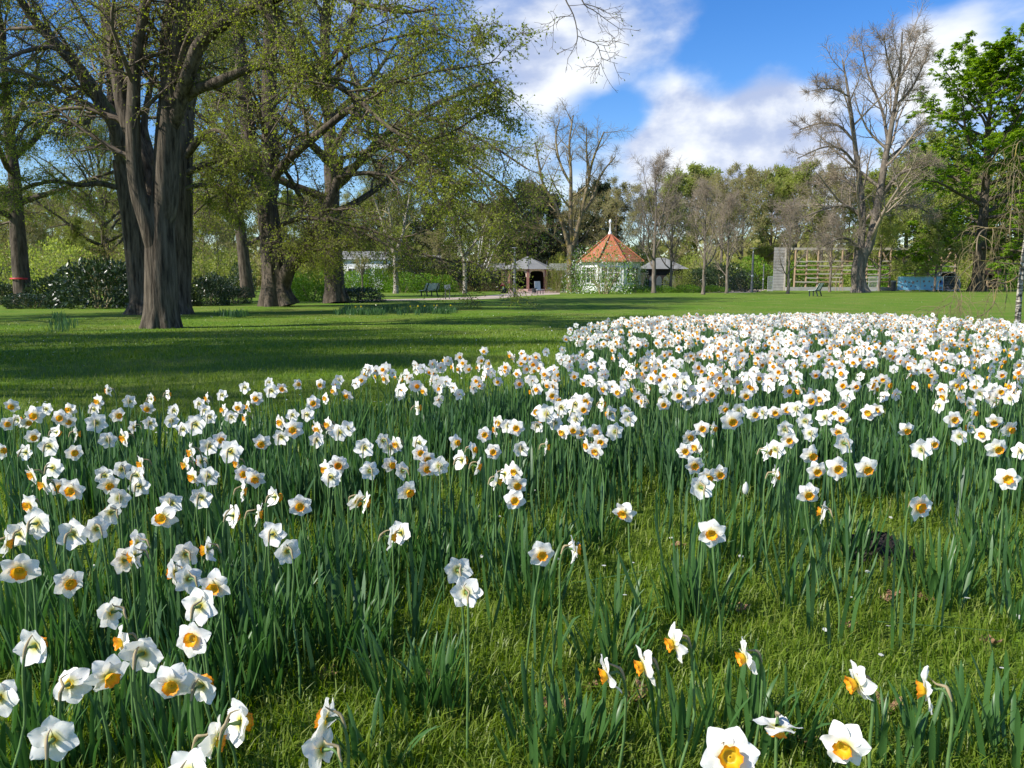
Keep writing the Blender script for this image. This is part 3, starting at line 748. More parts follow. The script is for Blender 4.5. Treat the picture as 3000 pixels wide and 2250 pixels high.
# ------------------------------------------------------------------ chestnut in fresh leaf
def make_chestnut():
    rg = np.random.default_rng(5)
    (P, R), LBs = auto_limbs(29, .75, rg, n=34, z0=.14, spread=10.5, tilt=(90, 30), up=.05, droop=.06, shape=lambda s: (.85 + .4 * np.sin(np.pi * s)) * (1 - .42 * s ** 2))
    P0 = np.stack([p for p, r in LBs]); R0 = np.stack([r for p, r in LBs])
    P1, R1 = spawn(P0, R0, 10, rg, .15, 1, (35, 65), (.32, .55), K=7, up=.06, droop=.05, rmin=.02)
    P2, R2 = spawn(P1, R1, 8, rg, .2, 1, (35, 65), (.35, .6), K=4, up=.05, droop=.04, rmin=.012)
    st = stars(P2, R2, 6, .44, rg, t0=.05)
    return (P, R), LBs, [(P1, R1, 4), (P2, R2, 3)], [st]
(P, R), LBs, tw, st = make_chestnut()
b = ground(2862, 853)
ch = tree_obj('chestnut_tree', 'tall chestnut in full fresh green leaf right of the timber frame', 'tree', None, b,
              [(P, R, dict(sides=28, ridge=.05, flare=1.8, fh=1.5, roots=6))], LBs, tw, st, MT['bark_dark'], MT['twig_lime'], MT['leaf_chestnut'], sides=8)
b = ground(3030, 845); c = place_copy(ch, (b.x + 2, b.y + 8, b.z), 2.0, .95, 'chestnut in fresh leaf behind the weeping birch')
b = ground(2738, 846); c = place_copy(ch, (b.x, b.y + 20, b.z), 4.0, .62, 'low spreading chestnut over the blue banner fence')

# ------------------------------------------------------------------ weeping birch at the edge of the bed
b = ground(2975, 988); YW = b.y; bt = tuple(b)
rgb = np.random.default_rng(12)
C7 = (2650, 400, .3617)
tP, tR = trace([(912, 1590), (918, 1480), (925, 1350), (938, 1200), (950, 1080), (965, 960), (985, 800), (1010, 600), (1020, 400), (1000, 200), (985, 60)], C7, YW, YW, 24, 9, 40, bt); tP[0, 2] = -.03; tR[:2] = tR[2]
LB = [trace([(985, 780), (930, 755), (840, 752), (740, 742), (650, 752), (600, 800), (585, 880), (588, 970)], C7, YW, YW - 1.0, 11, 3, 20, bt),
      trace([(950, 1060), (925, 1030), (840, 1030), (740, 1015), (600, 1000), (520, 955)], C7, YW, YW - .8, 7, 2, 16, bt),
      trace([(600, 985), (540, 1040), (450, 1130), (412, 1210), (395, 1310), (360, 1400)], C7, YW - .9, YW - 1.2, 4, 2, 14, bt),
      trace([(935, 1120), (880, 1160), (810, 1190), (740, 1180), (690, 1220)], C7, YW, YW - 1.0, 11, 4, 12, bt),
      trace([(770, 1190), (740, 1260), (720, 1360), (640, 1440), (560, 1470)], C7, YW - .8, YW - 1.3, 5, 2, 14, bt),
      trace([(985, 760), (930, 620), (880, 560), (860, 640), (850, 780)], C7, YW, YW - .6, 6, 2, 14, bt),
      trace([(1000, 420), (950, 300), (900, 280), (880, 380), (870, 520)], C7, YW, YW - .6, 6, 2, 14, bt),
      trace([(985, 100), (950, 40), (915, 60), (895, 160), (880, 300)], C7, YW, YW - .3, 5, 2, 14, bt),
      trace([(420, 1190), (455, 1260), (462, 1330), (440, 1420)], C7, YW - 1.1, YW - 1.3, 3, 1.5, 10, bt),
      trace([(380, 1345), (330, 1370), (250, 1400), (180, 1430)], C7, YW - 1.2, YW - 1.4, 3, 1.2, 10, bt)]
P0 = np.stack([smooth_line(p, 14) for p, q in LB]); R0 = np.stack([np.interp(np.linspace(0, 1, 14), np.linspace(0, 1, len(q)), q) for p, q in LB])
P1, R1 = spawn(P0, R0, 9, rgb, .3, 1, (40, 80), absL=(.5, 1.3), K=9, up=.0, droop=.75, wig=.12, rmin=.006)
P2, R2 = spawn(P1, R1, 4, rgb, .15, 1, (25, 60), absL=(.25, .7), K=6, droop=.5, wig=.12, rmin=.0035)
tree_obj('weeping_birch', 'weeping birch with bare hanging twigs at the end of the daffodil bed', 'tree', None, b,
         [(tP, tR, dict(sides=20, ridge=.03, flare=1.25, fh=.4))], LB, [(P1, R1, 4), (P2, R2, 3)], None, MT['bark_birch'], MT['twig_yellow'], None, sides=8, limbmat=MT['bark_yellow'])

# ------------------------------------------------------------------ tree just outside the frame whose bare twig hangs into the sky
Yh = 9.0
bt0 = (9.5, 8.0, gz(8.0))
C8 = (1500, 0, .525)
z = np.linspace(0, 8.0, 24); tP = np.stack([.1 * np.sin(z), .05 * z, z], -1); tR = .20 * (1 - .8 * z / 8) + .02
limb0 = smooth_line([tuple(Vector((9.5, 8.2, 5.2)) - Vector(bt0)), (-3.0, .4, 6.3 - bt0[2]), (-6.2, .8, 5.9 - bt0[2]), tuple(at(1660, -70, Yh) - Vector(bt0))], 20)
LB = [(limb0, np.linspace(.07, .012, 20)),
      trace([(250, -130), (300, 0), (345, 90), (366, 200), (350, 260), (310, 330)], C8, Yh, Yh, 4.5, 1.2, 14, bt0),
      trace([(366, 200), (420, 225), (475, 248), (492, 300), (510, 330), (590, 356)], C8, Yh, Yh + .2, 3, 1, 12, bt0),
      trace([(475, 245), (540, 255), (575, 215)], C8, Yh, Yh + .1, 2, .8, 8, bt0),
      trace([(350, -110), (400, 20), (460, 60), (540, 120), (630, 180)], C8, Yh + .3, Yh + .4, 4, 1, 12, bt0),
      trace([(400, 20), (470, 40), (540, 75), (610, 80)], C8, Yh + .3, Yh + .4, 3, .8, 10, bt0),
      trace([(345, 90), (260, 95), (200, 140)], C8, Yh, Yh - .2, 2, .8, 8, bt0),
      trace([(508, 325), (490, 360), (473, 385)], C8, Yh, Yh, 1.6, .8, 6, bt0),
      (smooth_line([(0, .25, 6.0), (.6, 1.5, 8), (1.2, 2.4, 10)], 12), np.linspace(.08, .02, 12)),
      (smooth_line([(0, .2, 4.5), (1.6, -.6, 6.5), (3.4, -1.0, 8.5)], 12), np.linspace(.08, .02, 12)),
      (smooth_line([(0, .3, 7.0), (-.6, -1.0, 9), (-.9, -1.6, 11)], 12), np.linspace(.08, .02, 12))]
P0 = np.stack([smooth_line(p, 12) for p, q in LB]); R0 = np.stack([np.interp(np.linspace(0, 1, 12), np.linspace(0, 1, len(q)), q) for p, q in LB])
P1, R1 = spawn(P0, R0, 7, rgb, .25, 1, (35, 65), absL=(.15, .5), K=5, droop=.05, wig=.2, rmin=.0035)
P2, R2 = spawn(P1, R1, 3, rgb, .3, 1, (30, 60), absL=(.06, .2), K=3, wig=.2, rmin=.0025)
tree_obj('young_maple', 'slim tree whose bare budding twigs hang over the lawn against the sky', 'tree', None, bt0,
         [(tP, tR, dict(sides=16, ridge=.02, flare=1.4, fh=.5))], LB, [(P1, R1, 4), (P2, R2, 3)], [leaves(P2[::2], R2[::2], 1, .02, rgb, t0=.9)], MT['bark_bare'], MT['twig_lime'], MT['leaf_pale'], sides=8)

# ------------------------------------------------------------------ woodland edge: shared kinds of tree
def make_wood(seed, h, spread, n, leafm, twigm, leaf, lv, tilt, bark, name, label, group, up=.12, leaf2=None, n3=6, z0=.2, r=None, twr=.016):
    rg = np.random.default_rng(seed)
    (P, R), LBs = auto_limbs(h, r or h * .016, rg, n=n, z0=z0, spread=spread, tilt=tilt, up=up, droop=0.02, wig=.08)
    P0 = np.stack([p for p, q in LBs]); R0 = np.stack([q for p, q in LBs])
    P1, R1 = spawn(P0, R0, 8, rg, .2, 1, (30, 60), (.28, .5), K=6, up=up * .8, wig=.1, rmin=twr * 1.8)
    P2, R2 = spawn(P1, R1, 7, rg, .15, 1, (30, 60), (.35, .6), K=4, up=up * .7, wig=.1, rmin=twr * 1.3)
    P3, R3 = spawn(P2, R2, n3, rg, .1, 1, (30, 60), absL=(.5, 1.5), K=2, up=up * .5, wig=.1, rmin=twr)
    fol = [leaves(P3, R3, lv, leaf, rg, droop=.2)] if lv else None
    return tree_obj(name, label, 'tree', group, (0, 0, 0), [(P, R, dict(sides=14, ridge=.02, flare=1.4, fh=.8))], LBs, [(P1, R1, 4), (P2, R2, 3), (P3, R3, 3)], fol, bark, twigm, leafm, sides=6)
kinds = {
    'olive': (make_wood(1, 18, 9.0, 14, MT['leaf_olive'], MT['twig_olive'], .16, 3, (75, 25), MT['bark_bare'], 'woodland_tree', 'brownish budding tree at the edge of the wood', 'budding brown trees at the wood edge'), 18),
    'pale': (make_wood(2, 19, 8.8, 15, MT['leaf_pale'], MT['twig_olive'], .22, 6, (75, 25), MT['bark_bare'], 'woodland_tree', 'tree with pale green young leaves at the edge of the wood', 'pale green trees at the wood edge'), 19),
    'bare': (make_wood(3, 17, 7.0, 13, None, MT['twig_bare'], 0, 0, (60, 14), MT['bark_bare'], 'bare_tree', 'slender bare grey-brown tree at the edge of the wood', 'bare trees at the wood edge', up=.18, n3=5, twr=.012), 17),
    'dark': (make_wood(4, 17, 6.5, 16, MT['leaf_dark'], MT['twig_olive'], .26, 7, (75, 30), MT['bark_dark'], 'evergreen_tree', 'dark evergreen tree standing in the wood', 'dark evergreen trees in the wood', up=.05), 17),
}
used = set()
def wood(px, Y, ytop, kind, rz=None, label=None, group=None):
    src, h0 = kinds[kind]
    h = (818 - ytop) / F * Y + 1.5
    s = h / h0
    o = src if kind not in used else copy_tree(src)
    used.add(kind)
    x = (px - 1500) / F * Y
    o.location = (x, Y, gz(Y)); o.rotation_euler = (0, 0, random.uniform(0, 6.28) if rz is None else rz); o.scale = (s,) * 3
    if label: o['label'] = label
    return o
# back row, then front row: (px, distance, top of the crown in the picture, kind)
for px, Y, yt, k in [(1960, 128, 545, 'pale'), (2030, 132, 525, 'pale'), (2105, 122, 545, 'olive'), (2165, 130, 535, 'olive'), (2250, 135, 530, 'pale'), (2320, 130, 520, 'pale'),
                     (2395, 128, 525, 'olive'), (2470, 134, 560, 'olive'), (2560, 128, 540, 'pale'), (2640, 132, 480, 'pale'), (2720, 136, 440, 'pale'), (2790, 138, 500, 'pale'), (2960, 138, 420, 'pale'), (3080, 130, 480, 'olive'),
                     (1880, 130, 590, 'olive'), (1800, 126, 570, 'olive'), (1740, 130, 560, 'dark'), (1690, 120, 600, 'olive'), (1600, 125, 590, 'dark'), (1545, 118, 560, 'dark'), (1480, 128, 600, 'olive'), (1420, 120, 620, 'pale'), (1340, 130, 600, 'olive'), (1270, 125, 620, 'dark'), (1190, 130, 600, 'olive'),
                     (1110, 128, 590, 'pale'), (1030, 130, 610, 'olive'), (950, 125, 600, 'olive'), (870, 130, 590, 'pale'), (790, 124, 600, 'olive'), (700, 130, 580, 'pale'), (610, 120, 590, 'olive'), (530, 128, 610, 'pale'), (440, 120, 600, 'olive'), (350, 126, 590, 'pale'),
                     (260, 120, 580, 'olive'), (180, 128, 600, 'pale'), (100, 118, 590, 'olive'), (20, 126, 570, 'pale'), (-70, 120, 580, 'olive'),
                     (240, 85, 660, 'pale'), (90, 80, 640, 'olive'), (470, 82, 670, 'pale'), (650, 90, 650, 'olive'), (-40, 75, 600, 'olive'), (1290, 95, 690, 'olive'), (1180, 100, 680, 'pale')]:
    wood(px, Y, yt, k)
for px, Y, yt, k, lab in [(1912, 84, 490, 'bare', 'bare tree with several upright stems right of the red roofed house'), (1962, 88, 600, 'bare', 'small bare tree with a sloping branch behind the red roofed house'),
                          (2056, 76, 560, 'bare', 'very slender pale bare sapling beside the path'), (2124, 82, 590, 'bare', 'young bare tree with a straight trunk above the white flowering shrub'),
                          (2302, 80, 610, 'bare', 'small bare spreading tree before the grey boarded panel'), (2424, 92, 640, 'bare', 'bare tree in front of the timber frame left of the forked tree'),
                          (2567, 98, 620, 'pale', 'budding tree with a thick straight trunk right of the forked tree'), (2728, 96, 640, 'pale', 'thin stemmed tree beside the litter bin')]:
    wood(px, Y, yt, k, label=lab)

# far wood that closes the view
def far_wood():
    rg = np.random.default_rng(9); n = 40000
    x = rg.uniform(-190, 190, n); y = rg.uniform(150, 200, n)
    top = 8.5 + 2.2 * np.sin(x * .13) + 1.6 * np.sin(x * .37 + 2) + 1.2 * np.sin(x * .8 + 1)
    z = top * rg.random(n)
    p = np.stack([x, y, z], -1); d = unit(rg.normal(0, 1, (n, 3))); s = unit(np.cross(d, rg.normal(0, 1, (n, 3))))
    sz = rg.uniform(.4, 1.2, n)[:, None]
    V = np.stack([p - d * sz, p + s * sz * .7, p + d * sz, p - s * sz * .7], 1).reshape(-1, 3)
    V[:, 2] = np.maximum(V[:, 2], -.4)
    tag(part('far_wood', mesh_np('far_wood', V, [np.arange(n * 4).reshape(-1, 4)], [MT['leaf_olive']], smooth=False)), 'far olive green wood closing the view behind the park trees', 'wood', kind='stuff')
far_wood()

# ------------------------------------------------------------------ shrubs
def make_shrub(name, seed, leafm, n, leaf, asp, rad=(1, 1, 1), stems=9, flower=None, open_=0.0, lump=.22):
    """lumpy mound of leaves over a fan of stems, about 2 m wide and 1 m + high"""
    rg = np.random.default_rng(seed)
    d = unit(rg.normal(0, 1, (n, 3))); d[:, 2] = np.abs(d[:, 2]) * 1.1 - .12; d = unit(d)
    lobes = unit(rg.normal(0, 1, (11, 3))); lobes[:, 2] = np.abs(lobes[:, 2])
    k = np.max(d @ lobes.T, axis=1)
    r = (1 - lump + lump * 2.2 * np.clip((k - .72) / .28, 0, 1)) * (1 - (.55 + .3 * open_) * rg.random(n) ** 2.2)
    p = d * r[:, None] * np.array(rad); p[:, 2] = np.maximum(p[:, 2] + .10, .02)
    dd = unit(d + rg.normal(0, .75, (n, 3))); s = unit(np.cross(dd, rg.normal(0, 1, (n, 3))))
    sz = (leaf * rg.uniform(.6, 1.35, n))[:, None]
    V = np.stack([p, p + dd * sz * .5 + s * sz * asp * .5, p + dd * sz, p + dd * sz * .5 - s * sz * asp * .5], 1).reshape(-1, 3)
    Qd = np.arange(n * 4).reshape(-1, 4)
    a = rg.uniform(0, 6.28, stems); q = rg.uniform(.25, .8, stems)
    P = walk(np.stack([.12 * np.cos(a), .12 * np.sin(a), np.zeros(stems) - .02], -1), unit(np.stack([np.cos(a) * q * rad[0], np.sin(a) * q * rad[1], np.full(stems, 1.0)], -1)), rg.uniform(.7, 1.05, stems) * rad[2], 6, 0, 0, .08, rg)
    R = np.linspace(.022, .006, 6)[None] * np.ones((stems, 1))
    P2, R2 = spawn(P, R, 5, rg, .3, 1, (25, 55), (.3, .5), K=4, up=.05, rmin=.006)
    e = empty(name, (0, 0, 0))
    Vt, Qt = join([tubes(P, R, 5), tubes(P2, R2, 3)])
    part('stems', mesh_np('stems', Vt, [Qt], [MT['twig_olive']]), e)
    part('foliage', mesh_np('foliage', V, [Qd], [leafm], smooth=False), e, kind='stuff')
    if flower:
        m = flower; i = rg.choice(n, m); pf = p[i] * 1.03; df = unit(rg.normal(0, 1, (m, 3))); sf = unit(np.cross(df, rg.normal(0, 1, (m, 3)))); zf = rg.uniform(.010, .024, m)[:, None]
        Vf = np.stack([pf - df * zf, pf + sf * zf, pf + df * zf, pf - sf * zf], 1).reshape(-1, 3)
        part('blossom', mesh_np('blossom', Vf, [np.arange(m * 4).reshape(-1, 4)], [MT['flower_white']], smooth=False), e, kind='stuff')
    return e
SH = {'rhodo': make_shrub('rhododendron', 1, MT['leaf_dark'], 4200, .115, .36), 'hedge': make_shrub('leafy_shrub', 2, MT['leaf_hedge'], 4200, .085, .6),
      'wispy': make_shrub('wispy_shrub', 3, MT['leaf_wispy'], 4200, .060, .45, open_=.6), 'white': make_shrub('flowering_shrub', 4, MT['leaf_hedge'], 3000, .052, .5, flower=900, open_=.95, stems=16),
      'russet': make_shrub('russet_shrub', 5, MT['leaf_russet'], 3200, .06, .4, open_=.5), 'rhodow': make_shrub('rhododendron', 6, MT['leaf_dark'], 3600, .11, .36, flower=320),
      'olive': make_shrub('thicket_shrub', 7, MT['leaf_pale'], 3600, .07, .5, open_=.6)}
shused = set()
def shrub(kind, px, pyb, wpx, hpx, label, Y=None, group=None, cat='shrub', rz=None, dy=.8):
    """px,pyb: middle of its foot in the picture; wpx,hpx: size in the picture"""
    if Y is None: Y = ground(px, pyb).y
    o = SH[kind] if kind not in shused else copy_tree(SH[kind]); shused.add(kind)
    x = (px - 1500) / F * Y
    w = wpx * Y / F; h = hpx * Y / F + max(0, (818 + (CAMH + .4) * F / Y) - pyb) * Y / F * 0
    o.location = (x, Y, gz(Y)); o.rotation_euler = (0, 0, random.uniform(0, 6.28) if rz is None else rz)
    o.scale = (w / 2.05, w / 2.05 * dy if dy else w / 2.05, h / 1.05)
    tag(o, label, cat, group); 
    if group is None and 'group' in o: del o['group']
    return o
G1 = 'dark rhododendrons under the limes'
for px, py, w, h, l in [(300, 902, 240, 140, 'largest dark rhododendron, left of the foremost lime'), (180, 893, 150, 80, 'dark rhododendron beside the taped trunk'), (395, 896, 130, 110, 'dark rhododendron touching the twin lime'),
                        (105, 902, 170, 42, 'low spreading dark rhododendron at the foot of the taped lime'), (10, 893, 100, 60, 'dark rhododendron at the end of the row beyond the taped lime'),
                        (545, 896, 90, 58, 'low dark rhododendron right of the foremost lime'), (620, 895, 120, 84, 'low glossy rhododendron between the foremost lime and the stout lime'), (695, 890, 90, 50, 'low rhododendron under the leaning lime')]:
    shrub('rhodo', px, py, w, h, l, group=G1)
shrub('rhodo', 1040, 886, 150, 44, 'low dark bush hugging the foot of the broad lime')
shrub('wispy', 625, 866, 240, 125, 'wispy yellow-green shrub seen between the limes')
shrub('wispy', 520, 862, 150, 95, 'smaller wispy yellow-green shrub beside the larger wispy one')
shrub('rhodow', 640, 872, 110, 58, 'rounded rhododendron in front of the wispy shrubs')
shrub('rhodow', 712, 868, 90, 76, 'rhododendron with pale blossom behind the leaning lime')
shrub('russet', 345, 868, 230, 120, 'russet budding shrub behind the rhododendrons')
shrub('olive', 200, 866, 230, 130, 'tall olive thicket behind the taped lime'); shrub('olive', 60, 864, 190, 120, 'olive thicket at the lawn edge beyond the taped lime')
shrub('rhodo', 120, 858, 260, 74, 'dark rhododendron bank across the far strip of lawn'); shrub('rhodo', -30, 858, 160, 74, 'dark rhododendron at the end of the far strip of lawn')
G2 = 'bright green hedge bushes along the path'
for px, py, w, h, l in [(915, 882, 110, 66, 'bright green bush left of the broad lime'), (870, 874, 90, 60, 'bright green bush between stout lime and broad lime'), (965, 872, 60, 120, 'tall light green bush behind the broad lime'), (1045, 856, 110, 48, 'bright green hedge bush next to the sapling'),
                        (1110, 856, 120, 56, 'tallest bright green hedge bush between sapling and birch'), (1185, 857, 110, 46, 'bright green hedge bush right of the birch trunk'), (1250, 856, 120, 42, 'bright green hedge bush behind the bench'), (1305, 856, 80, 40, 'bright green hedge bush behind the info board')]:
    shrub('hedge', px, py, w, h, l, group=G2)
shrub('hedge', 1448, 850, 70, 36, 'small bright bush beside the pavilion')
for i, (px, w, h) in enumerate([(1215, 150, 100), (1290, 150, 95), (1355, 120, 85), (1420, 90, 70)]):
    shrub('rhodo', px, 848, w, h, 'tall dark evergreen bush behind the bright hedge', Y=96, group='dark bushes behind the hedge')
shrub('russet', 1345, 855, 90, 22, 'low reddish bed edging by the birch'); shrub('russet', 1425, 854, 100, 22, 'low reddish bed edging by the black wheelie bin')
shrub('wispy', 1632, 857, 66, 96, 'slim light green shrub between pavilion and lichened tree')
shrub('white', 1768, 861, 190, 122, 'large open shrub with white blossom before the red roofed house')
shrub('white', 1695, 859, 90, 112, 'white blossoming shrub leaning on the lichened tree'); shrub('white', 1862, 857, 60, 112, 'tall thin white blossoming shrub at the house corner')
for px, w, h, l in [(1855, 90, 18, 'low green edging plants at the house wall'), (1930, 100, 16, 'low green edging plants right of the house'), (2010, 110, 18, 'low green edging plants by the rhododendron'), (2085, 90, 16, 'low green edging plants at the path corner')]:
    shrub('hedge', px, 857, w, h, l)
shrub('wispy', 1985, 853, 90, 52, 'wispy pale shrub right of the house'); shrub('rhodo', 2050, 853, 90, 66, 'dark rhododendron before the slender sapling'); shrub('rhodo', 2110, 852, 110, 80, 'tallest dark rhododendron beside the path')
shrub('rhodow', 2170, 855, 110, 50, 'rhododendron with creamy white blossom at the path'); shrub('rhodo', 2235, 846, 70, 40, 'dark low bush at the turn of the path', Y=118)
for px, w, h, k, l in [(2200, 130, 75, 'hedge', 'green undergrowth left of the lamp posts'), (2260, 90, 70, 'wispy', 'yellow-green shrub by the grey boarded panel'), (2150, 120, 80, 'olive', 'olive undergrowth behind the rhododendrons'), (1950, 150, 80, 'wispy', 'yellow-green shrub behind the grey annex roof'),
                       (2040, 150, 90, 'olive', 'olive undergrowth behind the slender sapling')]:
    shrub(k, px, 846, w, h, l, Y=116)
for px in range(2330, 3060, 95):
    shrub('olive' if (px // 95) % 2 else 'hedge', px, 846, 140, 66, 'undergrowth bush seen through the timber frame', Y=124, group='undergrowth behind the timber frame')
for px in range(-40, 950, 120):
    shrub('olive' if (px // 120) % 3 else 'russet', px, 846, 190, 80 + (px % 7) * 6, 'undergrowth bush far behind the limes', Y=108 + (px % 5) * 2, group='undergrowth behind the limes')
# ------------------------------------------------------------------ buildings
MT['brick'] = None
def brickmat():
    m, t, b = newmat('brick')
    c = t.nodes.new('ShaderNodeTexCoord'); mp = t.nodes.new('ShaderNodeMapping'); mp.inputs['Rotation'].default_value = (math.pi / 2, 0, 0)
    t.links.new(c.outputs['Object'], mp.inputs[0])
    br = t.nodes.new('ShaderNodeTexBrick'); t.links.new(mp.outputs[0], br.inputs['Vector'])
    br.inputs['Scale'].default_value = 4.0; br.inputs['Color1'].default_value = (.30, .12, .085, 1); br.inputs['Color2'].default_value = (.22, .085, .065, 1); br.inputs['Mortar'].default_value = (.36, .30, .27, 1)
    t.links.new(br.outputs['Color'], b.inputs['Base Color']); b.inputs['Roughness'].default_value = .9; return m
MT['brick'] = brickmat()
MT['cream'] = plain('cream_paint', (.66, .56, .42), .7, .06)
MT['white_wall'] = plain('white_wall', (.80, .80, .79), .8, .05, 1.2)
MT['roof_grey'] = plain('roof_grey', (.20, .20, .185), .85, .18, .9, bumpd=.01)
MT['glass'] = plain('glass_dark', (.03, .035, .035), .08, .1)
MT['glass'].node_tree.nodes['Principled BSDF'].inputs['Specular IOR Level'].default_value = .6
MT['dark_frame'] = plain('dark_frame', (.02, .018, .016), .5, .1)
MT['dark_wall'] = plain('dark_wall', (.03, .025, .022), .8, .2)
def tilemat():
    m, t, b = newmat('roof_tile')
    f = noise(t, 1.4, 6); g = noise(t, 14, 3)
    c = ramp(t, g, [(.3, (.30, .085, .045)), (.7, (.46, .17, .09))])
    c = mixrgb(t, M2(t, 'MULTIPLY', M2(t, 'SUBTRACT', f, .50, clamp=True), 5.0, clamp=True), c, (.22, .16, .055))
    t.links.new(c, b.inputs['Base Color']); b.inputs['Roughness'].default_value = .9; return m
MT['tile'] = tilemat()
MT['timber_tan'] = plain('timber_tan', (.34, .24, .15), .85, .2, 1.5)
MT['timber_grey'] = plain('timber_grey', (.36, .34, .32), .85, .22, 2.0)
MT['timber_pale'] = plain('timber_pale', (.42, .38, .31), .85, .15, 1.5)
MT['metal_grey'] = plain('metal_grey', (.15, .155, .16), .5, .1, 2, .4)
MT['metal_dark'] = plain('metal_dark', (.03, .033, .036), .5, .1)
MT['metal_pale'] = plain('metal_pale', (.50, .51, .52), .5, .1, 2, .3)
MT['red'] = plain('red_plastic', (.60, .045, .05), .4, .08)
MT['white_paint'] = plain('white_paint', (.78, .78, .76), .5, .05)
MT['slat_pale'] = plain('bench_slat', (.46, .52, .46), .5, .1, 3)
MT['slat_dark'] = plain('bench_frame', (.02, .03, .028), .5, .1)
MT['blue_print'] = plain('blue_banner', (.27, .56, .74), .5, .10, 1.2)
MT['print_brown'] = plain('printed_brown', (.26, .20, .20), .5, .4, 9)
MT['print_blue'] = plain('printed_blue', (.10, .20, .50), .5, .15, 4)
MT['slate_blue'] = plain('slate_panel', (.10, .12, .12), .3, .1)

def poly_wall(e, R, n, a0, z0, z1, mat, name='wall', skip=()):
    """ring of upright wall panels of a regular polygon"""
    for k in range(n):
        if k in skip: continue
        a, c = a0 + k * 2 * math.pi / n, a0 + (k + 1) * 2 * math.pi / n
        p, q = Vector((R * math.sin(a), -R * math.cos(a), 0)), Vector((R * math.sin(c), -R * math.cos(c), 0))
        inn = (p + q).normalized() * -.2
        mb = MB(); mb.prism([p + Vector((0, 0, z0)), q + Vector((0, 0, z0)), q + inn + Vector((0, 0, z0)), p + inn + Vector((0, 0, z0))], (0, 0, z1 - z0))
        mb.build(name, e, mat)
